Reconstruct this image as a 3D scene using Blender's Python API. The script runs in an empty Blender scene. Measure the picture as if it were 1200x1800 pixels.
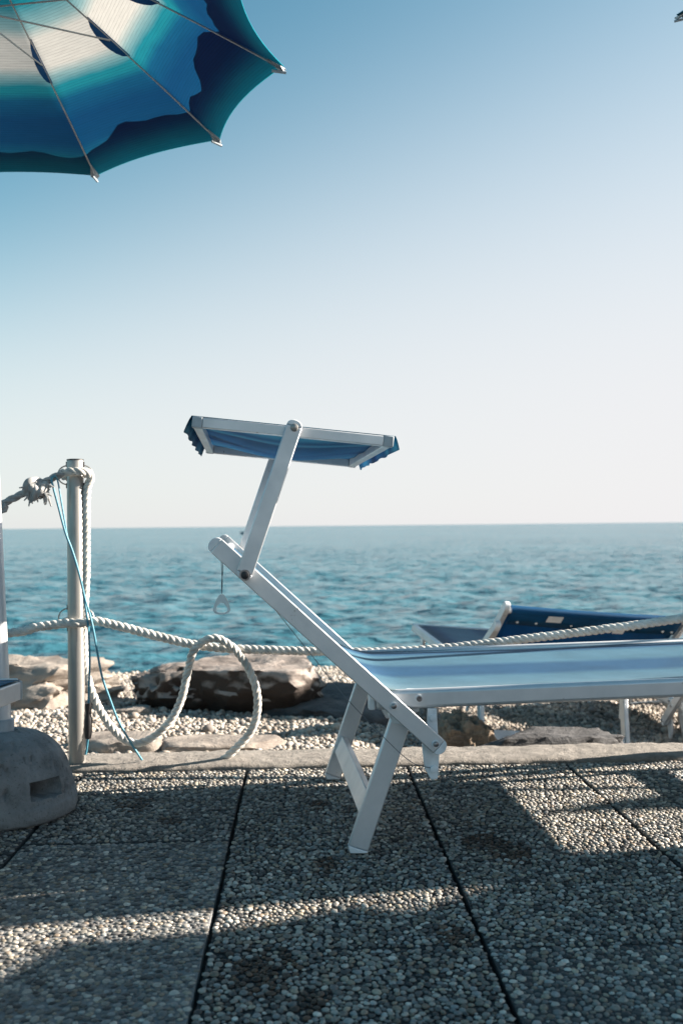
import bpy, math, random
import numpy as np
from mathutils import Vector, Matrix, noise
R_ = math.radians
rnd = random.Random(7)
rng = np.random.default_rng(11)
scn = bpy.context.scene
COL = scn.collection

# ------------------------------------------------------------------ camera
EYE = 0.755
FPX = 1750.0
PITCH = math.atan(24 / 1750.0)
ROLL = 0.0100
cF = Vector((0, math.cos(PITCH), math.sin(PITCH)))
cU0 = Vector((0, -math.sin(PITCH), math.cos(PITCH)))
cX = Vector((1, 0, 0))
cR = math.cos(ROLL) * cX - math.sin(ROLL) * cU0
cU = math.sin(ROLL) * cX + math.cos(ROLL) * cU0
cam_data = bpy.data.cameras.new('camera')
cam = bpy.data.objects.new('camera', cam_data)
COL.objects.link(cam)
M = Matrix((cR, cU, -cF)).transposed().to_4x4()
M.translation = Vector((0, 0, EYE))
cam.matrix_world = M
cam_data.sensor_fit = 'VERTICAL'
cam_data.sensor_height = 36
cam_data.lens = 35
cam_data.clip_start = 0.05
cam_data.clip_end = 60000
cam_data.dof.use_dof = True
cam_data.dof.focus_distance = 2.38
cam_data.dof.aperture_fstop = 4.5
scn.camera = cam

# ------------------------------------------------------------------ light
SUN = Vector((2.3, 0.53, 1.0)).normalized()
SUN_EL = math.asin(SUN.z)
SUN_AZ = math.atan2(SUN.x, SUN.y)
world = bpy.data.worlds.new('World')
scn.world = world
world.use_nodes = True
wn = world.node_tree.nodes
wl = world.node_tree.links
wn.clear()
sky = wn.new('ShaderNodeTexSky')
sky.sky_type = 'NISHITA'
sky.sun_disc = False
sky.sun_elevation = SUN_EL
sky.sun_rotation = SUN_AZ
sky.altitude = 0
sky.air_density = 1.0
sky.dust_density = .6
sky.ozone_density = 1.6
gam = wn.new('ShaderNodeGamma')
gam.inputs['Gamma'].default_value = 1.0
tint = wn.new('ShaderNodeMix')
tint.data_type = 'RGBA'
tint.blend_type = 'MULTIPLY'
tint.inputs['Factor'].default_value = 1
tint.inputs['B'].default_value = (.488, .875, .80, 1)
bg = wn.new('ShaderNodeBackground')
bg.inputs['Strength'].default_value = 0.05
wo = wn.new('ShaderNodeOutputWorld')
wl.new(sky.outputs[0], gam.inputs[0])
wl.new(gam.outputs[0], tint.inputs['A'])
# pale sea haze: thick at the horizon, thinning upwards, brighter and deeper towards the sun
HAZE = (4.46, 4.33, 4.42)


def wmath(op, a, b=None, c=None):
    n = wn.new('ShaderNodeMath')
    n.operation = op
    for i, v in enumerate((a, b, c)):
        if v is None: continue
        if isinstance(v, (int, float)): n.inputs[i].default_value = v
        else: wl.new(v, n.inputs[i])
    return n.outputs[0]


wtc = wn.new('ShaderNodeTexCoord')
wsep = wn.new('ShaderNodeSeparateXYZ')
wl.new(wtc.outputs['Generated'], wsep.inputs[0])
wz = wmath('MAXIMUM', wsep.outputs['Z'], 0.0)
shx, shy = math.sin(SUN_AZ), math.cos(SUN_AZ)
wc = wmath('ADD', wmath('MULTIPLY', wsep.outputs['X'], shx), wmath('MULTIPLY', wsep.outputs['Y'], shy))
wid = wmath('MAXIMUM', wmath('MULTIPLY_ADD', wc, .33, .272), .16)
ee = wmath('POWER', wmath('DIVIDE', wz, wid), 2.8)
amp = wmath('MAXIMUM', wmath('MULTIPLY_ADD', wc, .20, .86), .65)
hz = wmath('MULTIPLY', wmath('EXPONENT', wmath('MULTIPLY', ee, -1.0)), amp)
hmix = wn.new('ShaderNodeMix')
hmix.data_type = 'RGBA'
hmix.inputs['B'].default_value = (*HAZE, 1)
wl.new(hz, hmix.inputs['Factor'])
wl.new(tint.outputs['Result'], hmix.inputs['A'])
wl.new(hmix.outputs['Result'], bg.inputs['Color'])
wl.new(bg.outputs[0], wo.inputs[0])
sd = bpy.data.lights.new('sun', 'SUN')
sd.energy = 5.0
sd.angle = R_(0.55)
sd.color = (1.0, 0.89, 0.76)
sun = bpy.data.objects.new('sun', sd)
sun.rotation_euler = SUN.to_track_quat('Z', 'Y').to_euler()
sun.location = (8, 2, 6)
COL.objects.link(sun)
scn.view_settings.view_transform = 'Standard'
scn.view_settings.look = 'None'
scn.view_settings.exposure = 2.0
scn.view_settings.gamma = 1.0
scn.view_settings.use_curve_mapping = False


# ------------------------------------------------------------------ helpers
def at(x, y, Y):
    """point of the place seen at photo pixel x, y at distance Y"""
    d = cF + cR * ((x - 600) / FPX) + cU * ((900 - y) / FPX)
    return Vector((0, 0, EYE)) + d * (Y / d.y)


def smooth(a, b, x):
    t = min(1, max(0, (x - a) / (b - a)))
    return t * t * (3 - 2 * t)


def tag(o, label=None, cat=None, group=None, kind=None):
    if label: o['label'] = label
    if cat: o['category'] = cat
    if group: o['group'] = group
    if kind: o['kind'] = kind
    return o


def empty(name, loc=(0, 0, 0), rz=0.0, size=0.1):
    o = bpy.data.objects.new(name, None)
    o.empty_display_size = size
    o.location = loc
    o.rotation_euler = (0, 0, rz)
    COL.objects.link(o)
    return o


def copy_tree(o, parent=None):
    c = o.copy()
    COL.objects.link(c)
    if parent is not None:
        c.parent = parent
    for ch in [q for q in CHILDREN.get(o.name, [])]:
        copy_tree(ch, c)
    return c


CHILDREN = {}


def link(name, me, mat, parent=None, smooth_angle=35, bevel=0):
    o = bpy.data.objects.new(name, me)
    COL.objects.link(o)
    if mat is not None:
        me.materials.append(mat)
    if parent is not None:
        o.parent = parent
        CHILDREN.setdefault(parent.name, []).append(o)
    if smooth_angle is not None:
        me.polygons.foreach_set('use_smooth', [True] * len(me.polygons))
        if smooth_angle < 180:
            me.set_sharp_from_angle(angle=R_(smooth_angle))
    if bevel:
        b = o.modifiers.new('bevel', 'BEVEL')
        b.width = bevel
        b.segments = 2
        b.limit_method = 'ANGLE'
        b.angle_limit = R_(40)
    return o


class MB:
    def __init__(s):
        s.v = []
        s.f = []

    def add(s, vs, fs):
        n = len(s.v)
        s.v += [tuple(p) for p in vs]
        s.f += [tuple(n + i for i in f) for f in fs]
        return s

    def box(s, lo, hi):
        x0, y0, z0 = lo
        x1, y1, z1 = hi
        return s.add([(x0, y0, z0), (x1, y0, z0), (x1, y1, z0), (x0, y1, z0),
                      (x0, y0, z1), (x1, y0, z1), (x1, y1, z1), (x0, y1, z1)],
                     [(0, 3, 2, 1), (4, 5, 6, 7), (0, 1, 5, 4), (1, 2, 6, 5), (2, 3, 7, 6), (3, 0, 4, 7)])

    def prism(s, poly, w0, w1):
        """polygon in the x-z plane extruded along y"""
        n = len(poly)
        vs = [(p[0], w0, p[1]) for p in poly] + [(p[0], w1, p[1]) for p in poly]
        fs = [tuple(range(n)), tuple(range(2 * n - 1, n - 1, -1))]
        fs += [(i, i + n, (i + 1) % n + n, (i + 1) % n) for i in range(n)]
        return s.add(vs, fs)

    def tube(s, path, r, n=8, caps=True, closed=False):
        P = [Vector(p) for p in path]
        m = len(P)
        rr = r if isinstance(r, (list, tuple)) else [r] * m
        up = Vector((0.13, 0.31, 0.94)).normalized()
        prev = None
        vs = []
        for i in range(m):
            if closed:
                t = P[(i + 1) % m] - P[i - 1]
            else:
                t = P[min(i + 1, m - 1)] - P[max(i - 1, 0)]
            t.normalize()
            if prev is None:
                a = t.cross(up)
                if a.length < .1: a = t.cross(Vector((1, 0, 0)))
                a.normalize()
            else:
                a = prev - t * prev.dot(t)
                a.normalize()
            prev = a
            b = t.cross(a)
            for k in range(n):
                c = 2 * math.pi * k / n
                vs.append(P[i] + (a * math.cos(c) + b * math.sin(c)) * rr[i])
        fs = []
        for i in range(m if closed else m - 1):
            j = (i + 1) % m
            for k in range(n):
                l = (k + 1) % n
                fs.append((i * n + k, i * n + l, j * n + l, j * n + k))
        if caps and not closed:
            fs.append(tuple(range(n - 1, -1, -1)))
            fs.append(tuple((m - 1) * n + k for k in range(n)))
        return s.add(vs, fs)

    def lathe(s, prof, n=32, center=(0, 0, 0), axis='z'):
        vs = []
        fs = []
        c = Vector(center)
        for r, z in prof:
            for k in range(n):
                a = 2 * math.pi * k / n
                if axis == 'z':
                    vs.append(c + Vector((r * math.cos(a), r * math.sin(a), z)))
                else:
                    vs.append(c + Vector((r * math.cos(a), z, r * math.sin(a))))
        for i in range(len(prof) - 1):
            for k in range(n):
                l = (k + 1) % n
                q = (i * n + k, i * n + l, (i + 1) * n + l, (i + 1) * n + k)
                fs.append(q if axis == 'z' else q[::-1])
        fs.append(tuple(range(n)) if axis != 'z' else tuple(range(n - 1, -1, -1)))
        e = (len(prof) - 1) * n
        fs.append(tuple(e + k for k in range(n)) if axis == 'z' else tuple(e + k for k in range(n - 1, -1, -1)))
        return s.add(vs, fs)

    def build(s, name, mat, parent=None, smooth_angle=35, bevel=0, xf=None):
        me = bpy.data.meshes.new(name)
        vs = s.v if xf is None else [tuple(xf @ Vector(p)) for p in s.v]
        me.from_pydata(vs, [], s.f)
        me.update()
        return link(name, me, mat, parent, smooth_angle, bevel)


def stadium(p0, p1, h, r0=True, r1=True, n=10):
    """bar outline from p0 to p1 in the x-z plane, rounded at the chosen ends (ends lie beyond p0/p1)"""
    d = Vector((p1[0] - p0[0], p1[1] - p0[1])).normalized()
    q = Vector((-d.y, d.x))
    a = Vector(p0)
    b = Vector(p1)
    out = []
    if r1:
        for i in range(n + 1):
            t = -math.pi / 2 + math.pi * i / n
            out.append(b + d * math.cos(t) * h / 2 + q * math.sin(t) * h / 2)
    else:
        out += [b - q * h / 2, b + q * h / 2]
    if r0:
        for i in range(n + 1):
            t = math.pi / 2 + math.pi * i / n
            out.append(a + d * math.cos(t) * h / 2 + q * math.sin(t) * h / 2)
    else:
        out += [a + q * h / 2, a - q * h / 2]
    return [(p.x, p.y) for p in out]


def catmull(pts, per=8):
    P = [Vector(p) for p in pts]
    P = [P[0] * 2 - P[1]] + P + [P[-1] * 2 - P[-2]]
    out = []
    for i in range(1, len(P) - 2):
        for k in range(per):
            t = k / per
            a, b, c, d = P[i - 1], P[i], P[i + 1], P[i + 2]
            out.append(0.5 * ((2 * b) + (c - a) * t + (2 * a - 5 * b + 4 * c - d) * t * t + (3 * b - a - 3 * c + d) * t ** 3))
    out.append(P[-2])
    return out


def resample(path, step):
    out = [path[0]]
    acc = 0
    last = path[0]
    for p in path[1:]:
        seg = (p - last).length
        while acc + seg >= step:
            t = (step - acc) / seg
            last = last.lerp(p, t)
            out.append(last)
            seg = (p - last).length
            acc = 0
        acc += seg
        last = p
    return out


def rope_mb(path, rad, lay=0.062, phase=0.0, sides=7):
    """three twisted strands round a path"""
    step = lay / 11
    P = resample(path, step)
    mb = MB()
    prev = None
    fr = []
    for i, p in enumerate(P):
        t = (P[min(i + 1, len(P) - 1)] - P[max(i - 1, 0)]).normalized()
        if prev is None:
            a = t.cross(Vector((0.1, 0.2, 1)))
            if a.length < .15: a = t.cross(Vector((1, 0, 0)))
        else:
            a = prev - t * prev.dot(t)
        a.normalize()
        prev = a
        fr.append((a, t.cross(a)))
    for k in range(3):
        path3 = []
        for i, p in enumerate(P):
            c = phase + 2 * math.pi * (k / 3 + i * step / lay)
            a, b = fr[i]
            path3.append(p + (a * math.cos(c) + b * math.sin(c)) * rad * 0.50)
        mb.tube(path3, rad * 0.54, sides)
    return mb


# ------------------------------------------------------------------ materials
def mat(name):
    m = bpy.data.materials.new(name)
    m.use_nodes = True
    nt = m.node_tree
    p = nt.nodes['Principled BSDF']
    return m, nt, nt.nodes, nt.links, p


def nd(nt, t, **kw):
    n = nt.nodes.new(t)
    for k, v in kw.items():
        setattr(n, k, v)
    return n


def noise_tex(nt, scale, detail=4, rough=.55, vec=None, dist=0):
    n = nt.nodes.new('ShaderNodeTexNoise')
    n.inputs['Scale'].default_value = scale
    n.inputs['Detail'].default_value = detail
    n.inputs['Roughness'].default_value = rough
    n.inputs['Distortion'].default_value = dist
    if vec is not None: nt.links.new(vec, n.inputs['Vector'])
    return n


def ramp(nt, src, stops, interp='LINEAR'):
    r = nt.nodes.new('ShaderNodeValToRGB')
    r.color_ramp.interpolation = interp
    e = r.color_ramp.elements
    while len(e) > 1: e.remove(e[-1])
    e[0].position = stops[0][0]
    e[0].color = (*stops[0][1], 1) if len(stops[0][1]) == 3 else stops[0][1]
    for pos, c in stops[1:]:
        q = e.new(pos)
        q.color = (*c, 1)
    nt.links.new(src, r.inputs[0])
    return r


def bump(nt, p, src, strength, dist, prev=None):
    b = nt.nodes.new('ShaderNodeBump')
    b.inputs['Strength'].default_value = strength
    b.inputs['Distance'].default_value = dist
    nt.links.new(src, b.inputs['Height'])
    if prev is not None: nt.links.new(prev, b.inputs['Normal'])
    nt.links.new(b.outputs[0], p.inputs['Normal'])
    return b.outputs[0]


def coords(nt, kind='Object'):
    return nt.nodes.new('ShaderNodeTexCoord').outputs[kind]


def g(v): return (v, v, v)


def m_alu(name='satin_aluminium', base=(.66, .68, .705), metallic=.5, rough=.38):
    m, nt, N, L, p = mat(name)
    co = coords(nt)
    a = noise_tex(nt, 9, 5, .6, co)
    c = ramp(nt, a.outputs[0], [(.35, tuple(x * .86 for x in base)), (.62, base)])
    sp = noise_tex(nt, 150, 3, .7, co)
    big = noise_tex(nt, 11, 2, .5, co)
    mul = nd(nt, 'ShaderNodeMath', operation='MULTIPLY')
    L.new(sp.outputs[0], mul.inputs[0]); L.new(big.outputs[0], mul.inputs[1])
    s = ramp(nt, mul.outputs[0], [(.435, g(0)), (.455, g(1))])
    mx = nd(nt, 'ShaderNodeMix', data_type='RGBA')
    L.new(s.outputs[0], mx.inputs['Factor']); L.new(c.outputs[0], mx.inputs['A'])
    mx.inputs['B'].default_value = (.10, .09, .085, 1)
    L.new(mx.outputs['Result'], p.inputs['Base Color'])
    p.inputs['Metallic'].default_value = metallic
    rr = ramp(nt, a.outputs[0], [(.3, g(rough + .1)), (.7, g(rough - .05))])
    L.new(rr.outputs[0], p.inputs['Roughness'])
    f = noise_tex(nt, 420, 2, .5, co)
    bump(nt, p, f.outputs[0], .06, .001)
    return m


def m_plastic(name, base, rough=.42):
    m, nt, N, L, p = mat(name)
    co = coords(nt)
    a = noise_tex(nt, 30, 4, .6, co)
    c = ramp(nt, a.outputs[0], [(.3, tuple(x * .8 for x in base)), (.6, base)])
    L.new(c.outputs[0], p.inputs['Base Color'])
    p.inputs['Roughness'].default_value = rough
    bump(nt, p, a.outputs[0], .05, .002)
    return m


def m_bolt():
    m, nt, N, L, p = mat('dark_steel')
    a = noise_tex(nt, 90, 3, .6, coords(nt))
    c = ramp(nt, a.outputs[0], [(.3, (.16, .15, .15)), (.7, (.42, .42, .44))])
    L.new(c.outputs[0], p.inputs['Base Color'])
    p.inputs['Metallic'].default_value = .9
    p.inputs['Roughness'].default_value = .32
    return m


def m_fabric(name, stops, axis='Y', length=.754, trans=.35, weave=True, rough=.55, dirt=True, wave=115):
    """woven sling with stripes that run along the lounger"""
    m, nt, N, L, p = mat(name)
    co = coords(nt)
    sep = nd(nt, 'ShaderNodeSeparateXYZ')
    L.new(co, sep.inputs[0])
    dv = nd(nt, 'ShaderNodeMath', operation='DIVIDE')
    L.new(sep.outputs[axis], dv.inputs[0])
    dv.inputs[1].default_value = length
    nz = noise_tex(nt, 60, 2, .5, co)
    ma = nd(nt, 'ShaderNodeMath', operation='MULTIPLY_ADD')
    L.new(nz.outputs[0], ma.inputs[0]); ma.inputs[1].default_value = .012
    L.new(dv.outputs[0], ma.inputs[2])
    c = ramp(nt, ma.outputs[0], stops)
    out = c.outputs[0]
    if weave:
        wv = nd(nt, 'ShaderNodeTexWave', wave_type='BANDS', bands_direction='DIAGONAL')
        L.new(co, wv.inputs['Vector'])
        wv.inputs['Scale'].default_value = wave
        wv.inputs['Distortion'].default_value = .6
        wr = ramp(nt, wv.outputs['Fac'], [(.0, g(.70)), (1, g(1.12))])
        mx = nd(nt, 'ShaderNodeMix', data_type='RGBA', blend_type='MULTIPLY')
        mx.inputs['Factor'].default_value = 1
        L.new(out, mx.inputs['A']); L.new(wr.outputs[0], mx.inputs['B'])
        out = mx.outputs['Result']
        bump(nt, p, wv.outputs['Fac'], .25, .0008)
    if dirt:
        d = noise_tex(nt, 7, 5, .65, co)
        dr = ramp(nt, d.outputs[0], [(.32, g(.80)), (.6, g(1.0))])
        mx = nd(nt, 'ShaderNodeMix', data_type='RGBA', blend_type='MULTIPLY')
        mx.inputs['Factor'].default_value = 1
        L.new(out, mx.inputs['A']); L.new(dr.outputs[0], mx.inputs['B'])
        out = mx.outputs['Result']
    L.new(out, p.inputs['Base Color'])
    p.inputs['Roughness'].default_value = rough
    p.inputs['Specular IOR Level'].default_value = .22
    tr = nd(nt, 'ShaderNodeBsdfTranslucent')
    L.new(out, tr.inputs['Color'])
    ms = nd(nt, 'ShaderNodeMixShader')
    ms.inputs[0].default_value = trans
    L.new(p.outputs[0], ms.inputs[1]); L.new(tr.outputs[0], ms.inputs[2])
    L.new(ms.outputs[0], nt.nodes['Material Output'].inputs[0])
    return m


def m_concrete(name, base, scale=14, bstr=.5):
    m, nt, N, L, p = mat(name)
    co = coords(nt)
    a = noise_tex(nt, scale, 8, .65, co)
    b = noise_tex(nt, scale * 9, 4, .7, co)
    c = ramp(nt, a.outputs[0], [(.25, tuple(x * .55 for x in base)), (.5, base), (.75, tuple(min(1, x * 1.3) for x in base))])
    pit = ramp(nt, b.outputs[0], [(.30, g(.45)), (.42, g(1))])
    mx = nd(nt, 'ShaderNodeMix', data_type='RGBA', blend_type='MULTIPLY')
    mx.inputs['Factor'].default_value = 1
    L.new(c.outputs[0], mx.inputs['A']); L.new(pit.outputs[0], mx.inputs['B'])
    L.new(mx.outputs['Result'], p.inputs['Base Color'])
    p.inputs['Roughness'].default_value = .85
    n1 = bump(nt, p, a.outputs[0], bstr, .02)
    bump(nt, p, b.outputs[0], bstr * .8, .004, n1)
    return m


def m_stone_attr(name, rough=.55):
    m, nt, N, L, p = mat(name)
    at_ = nd(nt, 'ShaderNodeAttribute', attribute_name='tone')
    co = coords(nt)
    a = noise_tex(nt, 160, 3, .6, co)
    r = ramp(nt, a.outputs[0], [(.3, g(.75)), (.7, g(1.15))])
    mx = nd(nt, 'ShaderNodeMix', data_type='RGBA', blend_type='MULTIPLY')
    mx.inputs['Factor'].default_value = 1
    L.new(at_.outputs['Color'], mx.inputs['A']); L.new(r.outputs[0], mx.inputs['B'])
    L.new(mx.outputs['Result'], p.inputs['Base Color'])
    p.inputs['Roughness'].default_value = rough
    bump(nt, p, a.outputs[0], .25, .001)
    return m


def m_pebble_obj():
    m, nt, N, L, p = mat('pebble_stone')
    oi = nd(nt, 'ShaderNodeObjectInfo')
    a = noise_tex(nt, 3.0, 3, .6, coords(nt, 'Generated'))
    r = ramp(nt, a.outputs[0], [(.3, g(.75)), (.7, g(1.15))])
    mx = nd(nt, 'ShaderNodeMix', data_type='RGBA', blend_type='MULTIPLY')
    mx.inputs['Factor'].default_value = 1
    L.new(oi.outputs['Color'], mx.inputs['A']); L.new(r.outputs[0], mx.inputs['B'])
    L.new(mx.outputs['Result'], p.inputs['Base Color'])
    p.inputs['Roughness'].default_value = .55
    bump(nt, p, a.outputs[0], .2, .001)
    return m


def m_rock(name, base, dark, scale=3.0, side=None):
    m, nt, N, L, p = mat(name)
    co = coords(nt)
    a = noise_tex(nt, scale, 9, .68, co, .6)
    b = noise_tex(nt, scale * 10, 6, .7, co)
    mp = nd(nt, 'ShaderNodeMapping')
    mp.inputs['Scale'].default_value = (1, 1, 6)
    mp.inputs['Rotation'].default_value = (.3, .4, 0)
    L.new(co, mp.inputs[0])
    st = noise_tex(nt, scale * 1.6, 6, .6, mp.outputs[0])
    c = ramp(nt, a.outputs[0], [(.28, dark), (.42, tuple((x + y) / 2 for x, y in zip(base, dark))), (.52, base), (.75, tuple(min(1, x * 1.25) for x in base))])
    r2 = ramp(nt, st.outputs[0], [(.33, g(.6)), (.5, g(1.05))])
    mx = nd(nt, 'ShaderNodeMix', data_type='RGBA', blend_type='MULTIPLY')
    mx.inputs['Factor'].default_value = .8
    L.new(c.outputs[0], mx.inputs['A']); L.new(r2.outputs[0], mx.inputs['B'])
    out = mx.outputs['Result']
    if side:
        # steep flanks coloured dark as if shaded, tops left pale as if sunlit
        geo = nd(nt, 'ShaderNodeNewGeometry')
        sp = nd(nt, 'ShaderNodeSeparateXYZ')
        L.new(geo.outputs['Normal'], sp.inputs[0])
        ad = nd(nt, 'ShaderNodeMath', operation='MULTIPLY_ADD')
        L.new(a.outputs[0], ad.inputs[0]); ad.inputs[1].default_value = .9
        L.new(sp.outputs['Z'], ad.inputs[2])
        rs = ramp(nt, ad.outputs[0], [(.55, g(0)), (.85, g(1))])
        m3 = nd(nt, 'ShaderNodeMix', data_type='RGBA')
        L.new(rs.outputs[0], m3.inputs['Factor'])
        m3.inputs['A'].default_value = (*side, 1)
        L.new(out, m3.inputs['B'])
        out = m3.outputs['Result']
    L.new(out, p.inputs['Base Color'])
    p.inputs['Roughness'].default_value = .85
    n1 = bump(nt, p, a.outputs[0], .6, .05)
    n2 = bump(nt, p, st.outputs[0], .5, .03, n1)
    bump(nt, p, b.outputs[0], .5, .01, n2)
    return m


def m_rope(name='white_rope', base=(.70, .68, .64)):
    m, nt, N, L, p = mat(name)
    co = coords(nt)
    a = noise_tex(nt, 22, 5, .6, co)
    b = noise_tex(nt, 500, 3, .6, co)
    c = ramp(nt, a.outputs[0], [(.3, tuple(x * .6 for x in base)), (.6, base)])
    L.new(c.outputs[0], p.inputs['Base Color'])
    p.inputs['Roughness'].default_value = .8
    bump(nt, p, b.outputs[0], .5, .002)
    return m


MALU = m_alu()
MBOLT = m_bolt()
MSTEEL = m_alu('brushed_steel', (.34, .33, .315), .6, .38)
MWHITE = m_plastic('white_plastic', (.70, .73, .76))
MGREYP = m_plastic('grey_plastic', (.36, .41, .45))
MCLEAR = m_plastic('milky_plastic', (.75, .78, .80), .3)
MBLACK = m_plastic('black_rubber', (.018, .018, .02), .5)
MROPE = m_rope()
MROPEG = m_rope('grey_rope', (.38, .38, .38))
MCORD = m_plastic('blue_cord', (.07, .27, .37), .5)
MTHREAD = m_plastic('grey_thread', (.12, .14, .16), .6)
pale, lblue, blue, dblue = (.155, .26, .325), (.092, .215, .31), (.033, .108, .215), (.018, .068, .13)
MSLING = m_fabric('striped_mesh_sling', [
    (0, (.25, .34, .37)), (.05, pale), (.14, (.11, .225, .31)), (.27, lblue), (.35, blue), (.53, blue), (.61, lblue), (.72, (.10, .225, .32)),
    (.80, lblue), (.86, blue), (.93, dblue), (1, lblue)], trans=.25)
MSLINGB = m_fabric('deep_blue_canvas', [(0, (.004, .100, .25)), (1, (.006, .110, .27))], trans=.42, wave=160)
MSHADE = m_fabric('striped_shade_cloth', [
    (0, (0.048, 0.206, 0.306)), (.08, (0.084, 0.302, 0.420)), (.14, (0.030, 0.133, 0.255)), (.22, (0.097, 0.314, 0.434)), (.30, (0.030, 0.133, 0.255)), (.42, (0.060, 0.206, 0.356)), (.55, (0.024, 0.096, 0.229)),
    (.68, (0.073, 0.230, 0.395)), (.82, (0.133, 0.361, 0.523)), (.92, (0.048, 0.181, 0.331)), (1, (0.048, 0.206, 0.331))], trans=.5, wave=100)

# ------------------------------------------------------------------ sea
def build_sea():
    ys = [4.0]
    while ys[-1] < 420:
        ys.append(ys[-1] + max(.055, ys[-1] * .0068))
    ys += list(np.geomspace(440, 30000, 40))
    ys = np.array(ys)
    ts = np.linspace(-.62, .62, 420)
    ts = np.concatenate([[-30, -8, -3, -1.5, -1.0, -.75], ts, [.75, 1.0, 1.5, 3, 8, 30]])
    Y, T = np.meshgrid(ys, ts, indexing='ij')
    X = Y * T
    X = np.where(np.abs(T) > 1, np.sign(T) * (np.abs(T) * np.maximum(Y, 60)), X)
    Z = np.zeros_like(X)
    dist = np.hypot(X, Y)
    cell = np.maximum(.055, dist * .0068)
    for i in range(90):
        lam = float(np.exp(rng.uniform(np.log(.26), np.log(2.5))))
        th = rng.normal(-.25, .7) + math.pi / 2
        k = 2 * math.pi / lam
        amp = .0058 * lam ** .78 * rng.uniform(.5, 1.2) / (1 + (lam / 3.2) ** 1.5)
        ph = rng.uniform(0, 6.28)
        fade = np.clip((lam / cell - 2.5) / 3, 0, 1)
        s = np.sin(k * (X * math.cos(th) + Y * math.sin(th)) + ph + .9 * np.sin(k * .17 * (X * math.sin(th) - Y * math.cos(th)) + ph * 3))
        Z += amp * fade * (s + .25 * (s * s - .5))
    Z *= np.clip((dist - 3) / 4, .3, 1)
    nr, nc = X.shape
    co = np.stack([X, Y, Z - .60], -1).reshape(-1, 3)
    idx = np.arange(nr * nc).reshape(nr, nc)
    q = np.stack([idx[:-1, :-1], idx[:-1, 1:], idx[1:, 1:], idx[1:, :-1]], -1).reshape(-1, 4)
    me = bpy.data.meshes.new('sea')
    me.vertices.add(len(co)); me.vertices.foreach_set('co', co.ravel())
    me.loops.add(q.size); me.loops.foreach_set('vertex_index', q.ravel())
    me.polygons.add(len(q)); me.polygons.foreach_set('loop_start', np.arange(0, q.size, 4))
    me.update(calc_edges=True); me.validate()
    m, nt, N, L, p = mat('sea_water')
    geo = nd(nt, 'ShaderNodeNewGeometry')
    mp = nd(nt, 'ShaderNodeMapping')
    mp.inputs['Scale'].default_value = (.55, 1, 1)
    L.new(geo.outputs['Position'], mp.inputs[0])
    a = noise_tex(nt, 1.9, 6, .62, mp.outputs[0])
    b = noise_tex(nt, .05, 5, .6, mp.outputs[0])
    c = ramp(nt, b.outputs[0], [(.35, (.030, .108, .145)), (.65, (.046, .148, .188))])
    L.new(c.outputs[0], p.inputs['Base Color'])
    p.inputs['Roughness'].default_value = .17
    p.inputs['IOR'].default_value = 1.33
    p.inputs['Specular IOR Level'].default_value = .42
    n1 = bump(nt, p, a.outputs[0], 1.0, .16)
    far = noise_tex(nt, .35, 5, .6, mp.outputs[0])
    n2 = bump(nt, p, far.outputs[0], .8, .6, n1)
    sm = noise_tex(nt, 4, 5, .65, mp.outputs[0])
    n3 = bump(nt, p, sm.outputs[0], .9, .05, n2)
    # capillary ripples as slopes, so that they also count far out
    rp_ = noise_tex(nt, 7, 2, .6, mp.outputs[0])
    v1 = nd(nt, 'ShaderNodeVectorMath', operation='SUBTRACT')
    L.new(rp_.outputs['Color'], v1.inputs[0]); v1.inputs[1].default_value = (.5, .5, .5)
    v2 = nd(nt, 'ShaderNodeVectorMath', operation='MULTIPLY')
    L.new(v1.outputs[0], v2.inputs[0]); v2.inputs[1].default_value = (1.5, 2.5, 0)
    v3 = nd(nt, 'ShaderNodeVectorMath', operation='ADD')
    L.new(v2.outputs[0], v3.inputs[0]); L.new(n3, v3.inputs[1])
    v4 = nd(nt, 'ShaderNodeVectorMath', operation='NORMALIZE')
    L.new(v3.outputs[0], v4.inputs[0])
    L.new(v4.outputs[0], p.inputs['Normal'])
    o = link('sea', me, m, None, 180)
    tag(o, kind='structure')


build_sea()


# ------------------------------------------------------------------ beach terrain
def terr(x, y):
    left = -.03 - .055 * (y - 3.33)
    right = -.30 - .004 * (y - 3.33)
    k = smooth(-.1, .75, x) * smooth(3.33, 3.75, y)
    z = left * (1 - k) + right * k
    edge = 6.9 + .25 * math.sin(x * 1.3)
    z -= max(0, y - edge) * .42
    z += .025 * noise.fractal(Vector((x * 1.3, y * 1.3, 3)), 1, 2, 4) * smooth(3.4, 4, y)
    return max(z, -1.6)


def build_terrain():
    xs = np.concatenate([np.linspace(-60, -4, 15)[:-1], np.linspace(-4, 5, 121), np.linspace(5, 60, 15)[1:]])
    ys = np.concatenate([np.linspace(3.30, 8, 80), np.linspace(8, 16, 12)[1:]])
    vs = [(x, y + .04 * x * (1 if abs(x) < 5 else 5 / abs(x)) * (1 - smooth(3.3, 5, y)), terr(x, y)) for y in ys for x in xs]
    n = len(xs)
    fs = [(j * n + i, j * n + i + 1, (j + 1) * n + i + 1, (j + 1) * n + i) for j in range(len(ys) - 1) for i in range(n - 1)]
    me = bpy.data.meshes.new('beach_ground')
    me.from_pydata(vs, [], fs)
    m, nt, N, L, p = mat('beach_gravel_ground')
    co = coords(nt)
    v = nd(nt, 'ShaderNodeTexVoronoi')
    v.inputs['Scale'].default_value = 55
    L.new(co, v.inputs['Vector'])
    c = ramp(nt, v.outputs['Color'], [(.1, (.08, .065, .05)), (.9, (.2, .17, .14))])
    L.new(c.outputs[0], p.inputs['Base Color'])
    p.inputs['Roughness'].default_value = .9
    bump(nt, p, v.outputs['Distance'], .8, .02)
    tag(link('beach_ground', me, m, None, 180), kind='structure')


build_terrain()


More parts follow.
